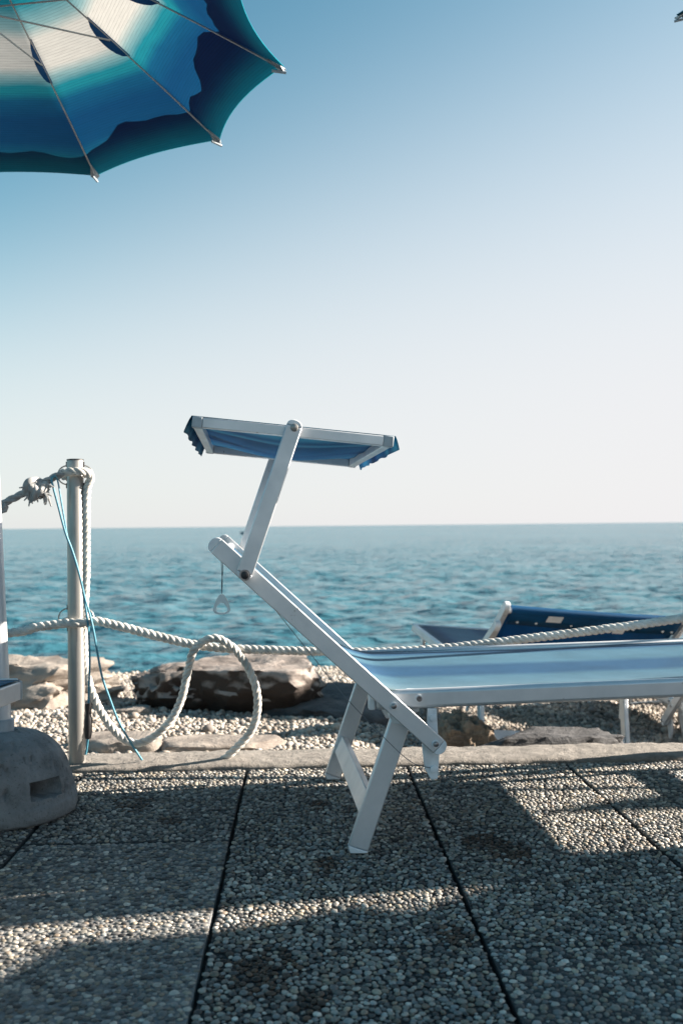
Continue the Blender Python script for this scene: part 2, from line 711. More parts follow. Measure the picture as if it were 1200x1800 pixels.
# ------------------------------------------------------------------ small stones
def dome_template(seg, rings, bottom):
    """flattened stone, unit radius; rings of latitude from the rim up to a top vertex (bottom: full stone)"""
    vs = []
    lat = [(-.35, .86), (.0, 1.0), (.55, .83), (.86, .46)] if rings == 3 else [(-.3, .9), (.35, .9), (.8, .5)]
    if bottom: lat = [(-.75, .6)] + lat
    for z, r in lat:
        for k in range(seg):
            a = 2 * math.pi * k / seg
            vs.append((r * math.cos(a), r * math.sin(a), z))
    vs.append((0, 0, 1.0))
    fs = []
    for i in range(len(lat) - 1):
        for k in range(seg):
            l = (k + 1) % seg
            fs.append((i * seg + k, i * seg + l, (i + 1) * seg + l))
            fs.append((i * seg + k, (i + 1) * seg + l, (i + 1) * seg + k))
    t = len(vs) - 1
    e = (len(lat) - 1) * seg
    fs += [(e + k, e + (k + 1) % seg, t) for k in range(seg)]
    return np.array(vs), np.array(fs)


def stone_verts(tmpl, r):
    """per-stone random lump"""
    v = tmpl.copy()
    a = np.arctan2(v[:, 1], v[:, 0])
    k = 1 + .09 * math.sin(1) * np.cos(2 * a + r.uniform(0, 6.28)) + r.uniform(.02, .13) * np.cos(3 * a + r.uniform(0, 6.28)) + .05 * np.cos(5 * a + r.uniform(0, 6.28))
    v[:, 0] *= k
    v[:, 1] *= k
    v[:, 2] += .10 * v[:, 0] * r.uniform(-1, 1) + .10 * v[:, 1] * r.uniform(-1, 1)
    return v


def scatter(sizes, inside, bounds, seed, overlap=.9, cellsize=.010):
    """dart throwing, large stones first"""
    r = random.Random(seed)
    x0, y0, x1, y1 = bounds
    grid = {}
    out = []
    mx = max(s[0] for s in sizes)
    for rad, tries in sizes:
        for _ in range(tries):
            x = r.uniform(x0, x1)
            y = r.uniform(y0, y1)
            if not inside(x, y): continue
            q = rad * r.uniform(.88, 1.12)
            gx, gy = int(x / cellsize), int(y / cellsize)
            rng_ = int((q + mx) / cellsize) + 1
            ok = True
            for i in range(gx - rng_, gx + rng_ + 1):
                for j in range(gy - rng_, gy + rng_ + 1):
                    for (a, b, c) in grid.get((i, j), ()):
                        d = (q + c) * overlap
                        if (a - x) ** 2 + (b - y) ** 2 < d * d:
                            ok = False
                            break
                    if not ok: break
                if not ok: break
            if ok:
                grid.setdefault((gx, gy), []).append((x, y, q))
                out.append((x, y, q))
    return out


TONES = [((.36, .35, .33), 5), ((.52, .50, .47), 5), ((.27, .26, .25), 5), ((.15, .15, .155), 6), ((.44, .39, .32), 4),
         ((.33, .27, .22), 2), ((.66, .64, .61), 3), ((.08, .08, .085), 4), ((.30, .32, .34), 4), ((.40, .42, .43), 3)]
TT = [t for t, w in TONES for _ in range(w)]
STAINS = [((.455, 1702), .09)]


def joined_stones(name, items, material, parent, seg=8, rings=3, bottom=False, seed=1, smooth_=180):
    """items: (x, y, z, rx, ry, rz, rot, tone)"""
    tv, tf = dome_template(seg, rings, bottom)
    r = random.Random(seed)
    vars_ = [stone_verts(tv, r) for _ in range(24)]
    n = len(items)
    A = np.array([it[:7] for it in items])
    V = np.array([vars_[r.randrange(24)] for _ in range(n)])
    V = V * A[:, None, 3:6]
    c, s = np.cos(A[:, 6])[:, None], np.sin(A[:, 6])[:, None]
    X = V[:, :, 0] * c - V[:, :, 1] * s + A[:, None, 0]
    Y = V[:, :, 0] * s + V[:, :, 1] * c + A[:, None, 1]
    Z = V[:, :, 2] + A[:, None, 2]
    co = np.stack([X, Y, Z], -1).reshape(-1, 3)
    F = (tf[None] + (np.arange(n) * len(tv))[:, None, None]).reshape(-1, 3)
    me = bpy.data.meshes.new(name)
    me.vertices.add(len(co)); me.vertices.foreach_set('co', co.ravel())
    me.loops.add(F.size); me.loops.foreach_set('vertex_index', F.ravel())
    me.polygons.add(len(F)); me.polygons.foreach_set('loop_start', np.arange(0, F.size, 3))
    me.update(calc_edges=True)
    tone = np.array([it[7] for it in items])
    tone = np.concatenate([tone, np.ones((n, 1))], 1)
    at_ = me.color_attributes.new('tone', 'FLOAT_COLOR', 'POINT')
    at_.data.foreach_set('color', np.repeat(tone, len(tv), 0).ravel())
    return link(name, me, material, parent, smooth_)


# ------------------------------------------------------------------ terrace paving
PAVE_RZ = .04
pave = empty('pavement', (0, 0, 0), PAVE_RZ, .5)
tag(pave, kind='structure')
PC, PS = math.cos(PAVE_RZ), math.sin(PAVE_RZ)


def to_world(a, b): return a * PC - b * PS, a * PS + b * PC


def to_pave(x, y): return x * PC + y * PS, -x * PS + y * PC


KERB0, KERB1 = 3.125, 3.345
A0 = -.178
rowsets = {  # first column left of the camera has its own joints, as laid
    -2: [-4, -3.1, -2.1, -1.1, -.1, .9, 1.66, 2.36, KERB0],
    -1: [-4, -3.6, -2.6, -1.6, -.6, .4, 1.40, 2.425, KERB0],
    0: [-4, -3.25, -2.25, -1.25, -.25, .75, 1.79, KERB0],
    1: [-4, -3.2, -2.2, -1.2, -.2, .79, 1.775, 2.475, KERB0],
    2: [-4, -3.2, -2.2, -1.2, -.2, .79, 1.775, 2.475, KERB0]}
slabs = []
JG = .0045
r = random.Random(5)
for c in range(-8, 18):
    rows = rowsets.get(c, rowsets[1 if c % 2 else 0])
    for i in range(len(rows) - 1):
        jc = JG * (1.25 if c == -1 else .55)
        slabs.append((A0 + .5 * c + JG, rows[i] + jc, A0 + .5 * (c + 1) - JG, rows[i + 1] - jc, c, i))
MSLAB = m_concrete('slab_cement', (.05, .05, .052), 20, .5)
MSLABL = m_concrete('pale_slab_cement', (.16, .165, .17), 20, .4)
MJOINT = m_concrete('dark_joint_grit', (.035, .032, .03), 60, .6)
MB().box((-60, -60, -.35), (60, KERB0 + .01, -.022)).build('paving_base', MJOINT, pave, None)
far = MB()
far.box((-60, -60, -.06), (60, -4.0 - .01, -.004)).box((-60, -4, -.06), (A0 - 4.0 - .01, KERB0, -.004)).box((A0 + 9.0 + .01, -4, -.06), (60, KERB0, -.004))
far.build('far_paving', MSLAB, pave, None)
slab_obj = {}
for (a0, b0, a1, b1, c, i) in slabs:
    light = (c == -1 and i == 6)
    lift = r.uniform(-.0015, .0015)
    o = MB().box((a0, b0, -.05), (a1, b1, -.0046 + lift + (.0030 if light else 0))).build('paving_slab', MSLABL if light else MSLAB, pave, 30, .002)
    slab_obj[(c, i)] = o


def find_slab(a, b):
    for (a0, b0, a1, b1, c, i) in slabs:
        if a0 < a < a1 and b0 < b < b1: return (a0, b0, a1, b1, c, i)
    return None


vis_slabs = [s for s in slabs if s[3] > 1.2 and s[2] > -1.75 and s[0] < 1.95]


def pave_inside(a, b):
    x, y = to_world(a, b)
    if y < 1.22 or b > KERB0: return False
    if abs(x) > .352 * y + .30: return False
    for (a0, b0, a1, b1, c, i) in vis_slabs:
        m_ = .0035
        if a0 + m_ < a < a1 - m_ and b0 + m_ < b < b1 - m_: return True
    return False


stones = scatter([(.0080, 4000), (.0063, 50000), (.0051, 95000), (.0041, 110000), (.0031, 90000)], pave_inside, (-1.5, 1.2, 1.6, KERB0), 3, .88)
STAIN = []
for (px, py, rad) in [(455, 1702, .055), (235, 1412, .05), (300, 1440, .03), (850, 1475, .05), (905, 1498, .045), (560, 1412, .03), (575, 1520, .03), (545, 1760, .03), (800, 1640, .03)]:
    d = cF + cR * ((px - 600) / FPX) + cU * ((900 - py) / FPX)
    t = -EYE / d.z
    STAIN.append((d.x * t, d.y * t, rad))
r = random.Random(9)
items = []
slab_tone = {}
for (a, b, q) in stones:
    s = find_slab(a, b)
    key = (s[4], s[5])
    st_ = slab_tone.setdefault(key, r.uniform(.85, 1.12))
    x, y = to_world(a, b)
    tone = r.choice(TT)
    tone = (tone[0] * 1.04, tone[1], tone[2] * .94)
    k = r.uniform(.50, 1.30) * st_ * .74
    tone = tuple(min(.75, v * k) for v in tone)
    for (sx, sy, sr) in STAIN:
        dd = math.hypot((x - sx), (y - sy) * .7) / sr
        if dd < 1.3 and r.random() < 1.15 - dd * .75:
            tone = tuple(v * m_ for v, m_ in zip(tone, (.30, .20, .15)))
            break
    lm = noise.noise(Vector((x * 2.2, y * 2.2, 7)))
    kk = 1 + .28 * lm
    tone = tuple(v * kk for v in tone)
    light = key == (-1, 6)
    asp = r.uniform(.72, .98)
    zz = -.0030 + (.0006 if light else 0)
    items.append((a, b, zz + r.uniform(-.0012, .0008), q * 1.10, q * 1.10 * asp, min(.0042, q * .54) * (.75 if light else 1) * r.uniform(.85, 1.15), r.gauss(0, .9), tone))
# the 300 pebbles that show largest are objects of their own, the rest one bed
def wy(it): return to_world(it[0], it[1])
order = sorted(range(len(items)), key=lambda i: -(items[i][3] / max(.5, wy(items[i])[1])) * (1 if (abs(wy(items[i])[0]) < .335 * wy(items[i])[1] and wy(items[i])[1] > 1.53) else 0))
near = set(order[:300])
MPEB = m_stone_attr('pebble_bed_stone')
MPEBO = m_pebble_obj()
tv, tf = dome_template(8, 3, False)
pm = []
rp = random.Random(21)
for k in range(16):
    me = bpy.data.meshes.new('pebble')
    me.from_pydata([tuple(p) for p in stone_verts(tv, rp)], [], [tuple(int(i) for i in f) for f in tf])
    me.polygons.foreach_set('use_smooth', [True] * len(me.polygons))
    me.materials.append(MPEBO)
    pm.append(me)
for i in sorted(near):
    a, b, z, rx, ry, rz_, rot, tone = items[i]
    s = find_slab(a, b)
    o = bpy.data.objects.new('pebble', pm[i % 16])
    COL.objects.link(o)
    o.parent = slab_obj[(s[4], s[5])]
    o.location = (a, b, z)
    o.scale = (rx, ry, rz_)
    o.rotation_euler = (0, 0, rot)
    o.color = (*tone, 1)
rest = [items[i] for i in range(len(items)) if i not in near]
tag(joined_stones('pebble_bed', rest, MPEB, pave, 8, 3, False, 4), kind='stuff')

# kerb of rough concrete
mb = MB()
nx, nb = 260, 8
ks = np.linspace(-3, 3, nx)
prof = [(KERB0 + .004, -.06), (KERB0 + .004, .002), (KERB0 + .014, .010), (KERB0 + .07, .012), (KERB0 + .13, .013), (KERB1 - .02, .012), (KERB1 - .004, .004), (KERB1, -.30)]
vs = []
for x in ks:
    for j, (b, z) in enumerate(prof):
        n1 = noise.fractal(Vector((x * 6, b * 6, 1)), 1, 2, 4)
        n2 = noise.fractal(Vector((x * 30, b * 30, 5)), 1, 2, 3)
        bb = b + (.006 * n1 + .003 * n2 if j in (0, 1, 2) else (.018 * n1 if j > 4 else 0))
        vs.append((x, bb, z + (.004 * n1 + .0015 * n2 if 0 < j < 7 else 0)))
fs = [(i * 8 + j, (i + 1) * 8 + j, (i + 1) * 8 + j + 1, i * 8 + j + 1) for i in range(nx - 1) for j in range(7)]
mb.add(vs, fs)
mb.box((-60, KERB0 + .004, -.3), (-3, KERB1, .010)).box((3, KERB0 + .004, -.3), (60, KERB1, .010))
mb.build('kerb', m_concrete('kerb_concrete', (.23, .21, .19), 26, .9), pave, 60)

# ------------------------------------------------------------------ beach gravel (uncountable)
GT = [(.50, .43, .36), (.42, .36, .30), (.58, .52, .45), (.34, .29, .25), (.46, .42, .38), (.62, .57, .50), (.25, .22, .20), (.38, .35, .33)]


def grav_inside(x, y):
    b = to_pave(x, y)[1]
    return b > KERB1 + .005 and abs(x) < .36 * y + .45


gs = scatter([(.024, 250), (.0145, 7000), (.0105, 50000), (.0082, 90000)], grav_inside, (-2.9, 3.3, 2.9, 7.2), 8, .80, .03)
r = random.Random(3)
git = []
for (x, y, q) in gs:
    k = r.uniform(.70, 1.25) * .78
    git.append((x, y, terr(x, y) + q * .25 + r.uniform(0, q * .5), q * 1.15, q * r.uniform(.75, 1.1), q * r.uniform(.6, .85), r.uniform(0, 6.28), tuple(v * k for v in r.choice(GT))))
gv = joined_stones('beach_gravel', git, m_stone_attr('beach_gravel_stone', .75), None, 6, 2, True, 6, 60)
tag(gv, 'pale rounded beach gravel between the kerb and the boulders', 'gravel', kind='stuff')


# ------------------------------------------------------------------ boulders
def rock(name, c, size, rot, seed, material, label, undercut=.0, sub=5, rough=.30, group='boulders along the shore', boxy=.5, cuts=5):
    import bmesh
    bm = bmesh.new()
    bmesh.ops.create_icosphere(bm, subdivisions=sub, radius=1)
    rr = random.Random(seed)
    planes = []
    for _ in range(cuts):
        n = Vector((rr.gauss(0, 1), rr.gauss(0, 1), rr.gauss(0, .7))).normalized()
        planes.append((n, rr.uniform(.62, .88)))
    planes.append((Vector((rr.uniform(-.15, .15), rr.uniform(-.15, .15), 1)).normalized(), rr.uniform(.62, .75)))
    off = Vector((seed * 3.7, seed * 1.3, seed * 2.1))
    e = Matrix.Rotation(rot, 3, 'Z')
    for v in bm.verts:
        p = v.co.copy()
        m_ = max(abs(p.x), abs(p.y), abs(p.z))
        p = p.lerp(p / m_ * .85, boxy)
        for n, d in planes:
            t = p.dot(n)
            if t > d: p -= n * (t - d) * .92
        nn = p.normalized()
        f = noise.fractal(p * 1.1 + off, 1, 2.1, 6)
        f2 = noise.ridged_multi_fractal(p * 2.0 + off, 1, 2, 4, 1, 2)
        f3 = noise.fractal(p * 7 + off, .8, 2.1, 5)
        p += nn * (rough * .45 * f - rough * .16 * (f2 - 1) + rough * .22 * f3)
        if undercut and p.z < .35:
            k = 1 - undercut * min(1, (.35 - p.z) / .9)
            p.x *= 1 - (1 - k) * .5
            p.y *= k
        p = Vector((p.x * size[0], p.y * size[1], p.z * size[2]))
        v.co = e @ p
    me = bpy.data.meshes.new(name)
    bm.to_mesh(me)
    bm.free()
    o = link(name, me, material, None, 50)
    o.location = c
    tag(o, label, 'rock', group)
    return o


RK1 = m_rock('pale_boulder_stone', (.28, .245, .215), (.10, .08, .07), 2.6)
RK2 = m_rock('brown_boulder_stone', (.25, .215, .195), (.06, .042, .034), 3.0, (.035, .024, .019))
RK3 = m_rock('grey_boulder_stone', (.075, .075, .08), (.03, .03, .034), 3.5)
rock('boulder', (-1.72, 5.00, -.06), (.66, .40, .22), .05, 23, RK1, 'broad pale grey boulder behind the steel post, leftmost at the shore', rough=.36, boxy=.35, cuts=5)
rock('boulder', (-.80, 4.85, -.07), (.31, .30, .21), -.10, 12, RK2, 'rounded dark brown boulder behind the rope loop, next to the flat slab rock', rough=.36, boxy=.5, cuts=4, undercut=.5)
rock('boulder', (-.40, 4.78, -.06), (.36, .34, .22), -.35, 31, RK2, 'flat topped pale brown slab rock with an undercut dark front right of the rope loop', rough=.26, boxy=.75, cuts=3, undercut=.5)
rock('boulder', (-.94, 4.50, -.105), (.11, .09, .075), .5, 5, RK1, 'small angular stone in the gap between the two large boulders', sub=4)
rock('boulder', (-.44, 3.60, -.045), (.26, .15, .05), .1, 6, RK1, 'low flat pale stone against the kerb below the hanging rope tail', sub=4, rough=.2)
rock('boulder', (-.80, 3.62, -.045), (.21, .16, .065), -.1, 7, RK1, 'low rounded pale stone at the kerb just right of the steel post', sub=4, rough=.2)
rock('boulder', (.49, 4.05, -.16), (.13, .16, .20), 0, 8, m_rock('warm_conglomerate', (.28, .21, .15), (.08, .055, .04), 12), 'rough warm brown stone seen under the lounger beside its white latch', sub=5, rough=.42, boxy=.2)
rock('boulder', (.74, 3.80, -.165), (.40, .17, .17), .1, 9, RK3, 'smooth dark grey rock behind the kerb under the lounger seat', sub=5, rough=.2)
rock('boulder', (-.05, 4.75, -.16), (.34, .42, .16), -.4, 14, RK3, 'sloping grey rock in shade behind the lounger legs', rough=.24, boxy=.6)
rock('boulder', (-2.9, 5.9, -.2), (.6, .5, .3), .3, 15, RK1, 'pale boulder beyond the left edge of the view behind the parasol', rough=.28)
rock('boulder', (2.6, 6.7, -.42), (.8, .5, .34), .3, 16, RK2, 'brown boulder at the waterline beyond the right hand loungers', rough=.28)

# ------------------------------------------------------------------ small boat
def boat():
    p = at(441, 941, 170)
    root = empty('rowing_boat', (p.x, p.y, -.60), .1)
    tag(root, 'tiny pale rowing boat far out below the horizon left of the canopy arm', 'boat')
    sec = []
    for i in range(11):
        t = i / 10 * 2 - 1
        w = .72 * (1 - abs(t) ** 2.4) + .02
        x = t * 1.75
        k = .12 * t * t
        sec.append([(x, -w, .42 + k), (x, -w * .8, .12), (x, 0, -.1), (x, w * .8, .12), (x, w, .42 + k), (x, w * .86, .42 + k), (x, 0, .08), (x, -w * .86, .42 + k)])
    mb = MB()
    mb.add([q for s in sec for q in s], [(i * 8 + j, (i + 1) * 8 + j, (i + 1) * 8 + (j + 1) % 8, i * 8 + (j + 1) % 8) for i in range(10) for j in range(8)])
    mb.build('hull', m_plastic('boat_paint', (.20, .25, .30)), root, 40)
    MB().box((-.4, -.6, .25), (-.15, .6, .29)).build('bench', MGREYP, root)
    MB().box((.5, -.55, .25), (.75, .55, .29)).build('bench', MGREYP, root)
    MB().tube([(-.9, 0, .2), (-.9, 0, .85), (-.75, 0, 1.0)], [.16, .12, .08], 8).build('outboard_cover', MGREYP, root)


boat()

# ------------------------------------------------------------------ sun lounger
W = .754
BT, BL = (-.321, .7225), (.186, .2515)          # backrest rail ends (length, height)
SEAT_Z0, SEAT_Z1 = .333, .377
RISE = .0148                                   # the seat rises a little towards the foot


def sling_profile():
    """fabric line from the top of the backrest, round the hinge, to the foot end"""
    d = Vector((BL[0] - BT[0], BL[1] - BT[1])).normalized()
    q = Vector((-d.y, d.x))
    if q.y < 0: q = -q
    pts = []
    top = Vector(BT) + d * .03 + q * .004
    knee = Vector((.085, .365))
    for i in range(15):
        pts.append(top.lerp(Vector((-.005, .425)), i / 14))
    for i in range(1, 10):
        t = i / 10
        a = Vector((-.005, .425))
        b = Vector((.055, .366))
        c = Vector((.16, .372))
        pts.append(a * (1 - t) ** 2 + b * 2 * t * (1 - t) + c * t * t)
    for i in range(28):
        t = i / 27
        pts.append(Vector((.16 + t * 1.13, .371 + RISE * t * 1.13 - .004 * math.sin(math.pi * t))))
    return pts


def make_lounger(name, canopy=True, fabric=MSLING, label='', group=None, snaps=False, folded=False, cords=False, wrap=False):
    root = empty(name, (0, 0, 0))
    tag(root, label, 'sun lounger', group)
    T = .024
    for w0 in (0, W - T):
        # seat rail
        far_side = w0 > .1
        mb = MB()
        mb.prism([(.045, SEAT_Z0), (1.295, SEAT_Z0 + RISE * 1.25), (1.295, SEAT_Z1 + RISE * 1.25), (.045, SEAT_Z1)], w0, w0 + T)
        o = mb.build('seat_rail', MALU, root, 35, .0085)
        MB().box((.030, w0 + .0012, SEAT_Z0 + .001), (.0449, w0 + T - .0012, SEAT_Z1 - .001)).build('end_cap', MWHITE, o, 35, .003)
        # bolt on the seat rail
        yb = w0 - .003 if not far_side else w0 + T - .001
        MB().lathe([(.0095, 0), (.0095, .004)], 16, (.145, yb, .340 + .018), 'y').build('bolt', MWHITE, o, 35)
        MB().lathe([(.0065, 0), (.0065, .005), (.003, .007)], 14, (.145, yb - (.004 if not far_side else -.003), .358), 'y').build('bolt_head', MBOLT, o, 35)
        # backrest rail just outside the seat rail
        b0 = -.0235 if not far_side else W + .0015
        b1 = b0 + .022
        h = .0385
        o = MB().prism(stadium((BT[0] + .010, BT[1] - .0093), (BL[0] - .0, BL[1] + .0), h, False, False), b0, b1).build('backrest_rail', MALU, root, 35, .0022)
        d = Vector((BL[0] - BT[0], BL[1] - BT[1])).normalized()
        tp = Vector((BT[0] + .010, BT[1] - .0093)) - d * .0006
        bp = Vector(BL) + d * .0006
        for (pt, sgn) in ((tp, -1), (bp, 1)):
            q = Vector((-d.y, d.x))
            poly = []
            for i in range(13):
                a = -math.pi / 2 + math.pi * i / 12
                v = pt + d * sgn * math.cos(a) * h * .42 + q * math.sin(a) * h * .5 * .985
                poly.append((v.x, v.y))
            if sgn < 0: poly.reverse()
            MB().prism(poly, b0 + .0006, b1 - .0006).build('end_cap', MWHITE, o, 35, .0015)
        for (bx, bz) in ((.083, .347), (.178, .2585)):
            yy = b0 - .0035 if not far_side else b1 - .0005
            MB().lathe([(.0088, 0), (.0088, .0038)], 16, (bx, yy, bz), 'y').build('bolt', MWHITE, o, 35)
            MB().lathe([(.003, -.003), (.0062, -.0015), (.0066, .002)], 14, (bx, yy - (.001 if not far_side else -.005), bz), 'y').build('bolt_head', MBOLT, o, 35)
        # white latch plate that hangs inside the rail end
        l0 = w0 + .004 if not far_side else w0 + .006
        poly = [(.166, .334), (.187, .334), (.188, .300), (.190, .262), (.193, .240), (.188, .172), (.172, .170), (.158, .196), (.152, .250), (.163, .285)]
        poly = poly[::-1]
        lp = MB().prism(poly, l0, l0 + .010).build('latch_plate', MWHITE, root, 30, .002)
        for (bx, bz) in ((.178, .312), (.178, .195)):
            MB().lathe([(.003, -.004), (.0085, -.0025), (.0095, .002)], 16, (bx, l0 - .001, bz), 'y').build('boss', MWHITE, lp, 35)
        # legs
        lw0 = .030 if not far_side else W - .052
        lw1 = lw0 + .020
        top, ft = (.112, .315), (.006, .012)
        leg = MB().prism(stadium(ft, top, .048, False, False), lw0, lw1).build('leg', MALU, root, 35, .003)
        fd = (Vector(top) - Vector(ft)).normalized()
        fq = Vector((-fd.y, fd.x))
        a = Vector(ft) - fd * .0004 + fq * .0245
        b = Vector(ft) - fd * .0004 - fq * .0245
        MB().prism([(a.x, a.y), (a.x + .004, a.y - .012 if False else max(.001, a.y - .018)), (b.x - .006, .0005), (b.x, max(.003, b.y - .004))][::-1], lw0 - .001, lw1 + .001).build('foot_cap', MWHITE, leg, 35, .0015)
        # bracket that carries the leg head
        br = MB().prism([(.082, .3355), (.150, .3355), (.150, .322), (.118, .318), (.110, .292), (.090, .296), (.080, .312)][::-1], lw0 - .004, lw1 + .004)
        br.build('leg_bracket', MWHITE, leg, 35, .003)
        # foot-end legs, splayed the other way
        top2, ft2 = (1.205, .337), (1.195, .012)
        leg2 = MB().prism(stadium(ft2, top2, .048, False, False), lw0, lw1).build('leg', MALU, root, 35, .003)
        MB().prism([(1.168, .001), (1.223, .001), (1.221, .014), (1.170, .014)], lw0 - .001, lw1 + .001).build('foot_cap', MWHITE, leg2, 35, .001)
    # cross bars between the legs
    MB().prism(stadium((.020, .078), (.042, .126), .020, False, False), .0505, W - .0525).build('leg_crossbar', MALU, root, 35, .002)
    MB().prism(stadium((1.197, .078), (1.198, .126), .020, False, False), .0505, W - .0525).build('leg_crossbar', MALU, root, 35, .002)
    # end bars
    MB().box((1.2955, 0, SEAT_Z0 + RISE * 1.26), (1.319, W, SEAT_Z1 + RISE * 1.26)).build('foot_bar', MALU, root, 35, .004)
    for y0 in (-.0008, W - .0112):
        MB().box((1.3100, y0, SEAT_Z0 + RISE * 1.26 - .0008), (1.3200, y0 + .012, SEAT_Z1 + RISE * 1.26 + .0008)).build('corner_cap', MGREYP, root, 35, .003)
    MB().tube([(BT[0] + .028, -.001, BT[1] - .028), (BT[0] + .028, W + .001, BT[1] - .028)], .013, 12).build('headrest_bar', MALU, root, 35)
    MB().tube([(.06, .025, .352), (.06, W - .025, .352)], .009, 10).build('hinge_bar', MALU, root, 35)
    # sling
    prof = sling_profile()
    if wrap:
        for p in prof[24:]:
            p.x = .16 + (p.x - .16) * 1.023
            p.y += .010
    nw = 26
    vs = []
    for i, p in enumerate(prof):
        for j in range(nw + 1):
            t = j / nw
            w = .004 + t * (W - .008)
            back = i < 17
            sag = (.016 if back else .007) * math.sin(math.pi * t) * (1 if not back else smooth(0, 4, i))
            wob = .0015 * noise.noise(Vector((p.x * 7, w * 6, 2))) * math.sin(math.pi * t)
            if back:
                vs.append((p.x - sag * .68 + wob, w, p.y - sag * .73))
            else:
                hump = .010 * math.exp(-((p.x - .2) / .07) ** 2) * 0
                vs.append((p.x, w, p.y + .006 * (1 - abs(2 * t - 1) ** 6) - sag + wob + hump))
    fs = [(i * (nw + 1) + j, i * (nw + 1) + j + 1, (i + 1) * (nw + 1) + j + 1, (i + 1) * (nw + 1) + j) for i in range(len(prof) - 1) for j in range(nw)]
    me = bpy.data.meshes.new('sling')
    me.from_pydata(vs, [], fs)
    sl = link('sling', me, fabric, root, 180)
    if snaps:
        me.materials.append(MSLING)
        for pl in me.polygons:
            if pl.index >= 17 * nw: pl.material_index = 1
    so = sl.modifiers.new('thickness', 'SOLIDIFY')
    so.thickness = .0014
    # laced edge seam along the near rail
    seam = MB()
    for e in (.018, W - .018):
        MB().tube([(p.x, e, p.y + .0045) for p in prof[22:]], .0022, 6).build('edge_seam', MCLEAR, sl, 60)
    if snaps:
        hem = MB()
        hem.tube([(BT[0] + .030, .012 + i * (W - .024) / 20, BT[1] - .026 - .004 * math.sin(math.pi * i / 20)) for i in range(21)], .019, 12)
        hm = hem.build('hem', fabric, sl, 60)
        # back drop of the hem with snap buttons
        dd = Vector((BL[0] - BT[0], BL[1] - BT[1])).normalized()
        nn = Vector((dd.y, -dd.x))
        vs = []
        for i in range(2):
            for j in range(21):
                w = .012 + j * (W - .024) / 20
                q = Vector((BT[0] + .030, BT[1] - .026)) + dd * (.0 + i * .075) + nn * .0185
                vs.append((q.x, w, q.y - .004 * math.sin(math.pi * j / 20)))
        me = bpy.data.meshes.new('hem_flap')
        me.from_pydata(vs, [], [(j, j + 1, 22 + j, 21 + j) for j in range(20)])
        fl = link('hem_flap', me, fabric, sl, 180)
        s2 = fl.modifiers.new('thickness', 'SOLIDIFY'); s2.thickness = .0015
        for w in (.03, .07, .20, .33, .47, .62, .70):
            q = Vector((BT[0] + .030, BT[1] - .026)) + dd * .055 + nn * .0195
            mb = MB()
            P0 = Vector((q.x, w, q.y))
            n3 = Vector((nn.x, 0, nn.y))
            mb.tube([P0, P0 + n3 * .003], [.0065, .0045], 10)
            mb.build('snap_button', MWHITE, fl, 35)
        for (w, a, b) in ((.555, -.005, .035), (.26, .045, .085)):
            mb = MB()
            P = [Vector((BT[0] + .030, BT[1] - .026)) + dd * (t) + nn * .0245 for t in (a, b)]
            hw = .032 if a < 0 else .024
            mb.add([(P[0].x, w - hw, P[0].y), (P[0].x, w + hw, P[0].y), (P[1].x, w + hw, P[1].y), (P[1].x, w - hw, P[1].y)], [(0, 1, 2, 3)])
            t = mb.build('white_tag', MWHITE, fl, None)
            t.modifiers.new('thickness', 'SOLIDIFY').thickness = .001
    if canopy:
        # pivoting arms
        for w0, w1 in ((-.0475, -.0245), (W + .0245, W + .0475)):
            ds = 0 if w0 < 0 else -.014
            a = MB().prism(stadium((-.136 + ds, .983 - .006), (-.248 + ds, .647 + .006), .036, False, False), w0, w1).build('canopy_arm', MALU, root, 35, .0025)
            dv = (Vector((-.248, .653)) - Vector((-.136, .977))).normalized()
            qv = Vector((-dv.y, dv.x))
            for pt, sg in ((Vector((-.136, .977)) - dv * .0006, -1), (Vector((-.248, .653)) + dv * .0006, 1)):
                poly = []
                for i in range(13):
                    an = -math.pi / 2 + math.pi * i / 12
                    v = pt + dv * sg * math.cos(an) * .014 + qv * math.sin(an) * .0178
                    poly.append((v.x, v.y))
                if sg < 0: poly.reverse()
                MB().prism(poly, w0 + .0008, w1 - .0008).build('end_cap', MWHITE, a, 35, .0015)
            out = w0 - .004 if w0 < 0 else w1
            sgn = 1 if w0 < 0 else -1
            MB().lathe([(.0125, 0), (.0125, .0045)], 20, (-.248, out, .648), 'y').build('bolt', MBOLT, a, 35)
            MB().lathe([(.004, -.003), (.0085, -.0015), (.0095, .002)] if sgn > 0 else [(.0095, .002), (.0085, .0055), (.004, .007)], 18, (-.248, out - .001, .648), 'y').build('bolt_head', MBLACK, a, 35)
            MB().lathe([(.003, -.004), (.0075, -.002), (.009, .003)] if sgn > 0 else [(.009, 0), (.0075, .005), (.003, .007)], 18, (-.136, out, .974), 'y').build('bolt_head', MSTEEL, a, 35)
        # canopy frame
        L0, L1 = Vector((-.361, .990)), Vector((.089, .944))
        cd = (L1 - L0).normalized()
        cq = Vector((-cd.y, cd.x))
        hh = .0115

        def cpt(s_, off): return L0 + cd * s_ + cq * off
        CL = (L1 - L0).length
        for w0, w1 in ((-.0235, -.001), (W + .001, W + .0235)):
            poly = [cpt(.022, -hh), cpt(CL - .022, -hh), cpt(CL - .022, hh), cpt(.022, hh)]
            MB().prism([(p.x, p.y) for p in poly], w0, w1).build('canopy_rail', MALU, root, 35, .002)
            for s0, s1 in ((-.001, .0216), (CL - .0216, CL + .001)):
                poly = [cpt(s0, -hh - .001), cpt(s1, -hh - .001), cpt(s1, hh + .001), cpt(s0, hh + .001)]
                MB().prism([(p.x, p.y) for p in poly], w0 - .001, w1 + .001).build('corner_block', MGREYP, root, 35, .002)
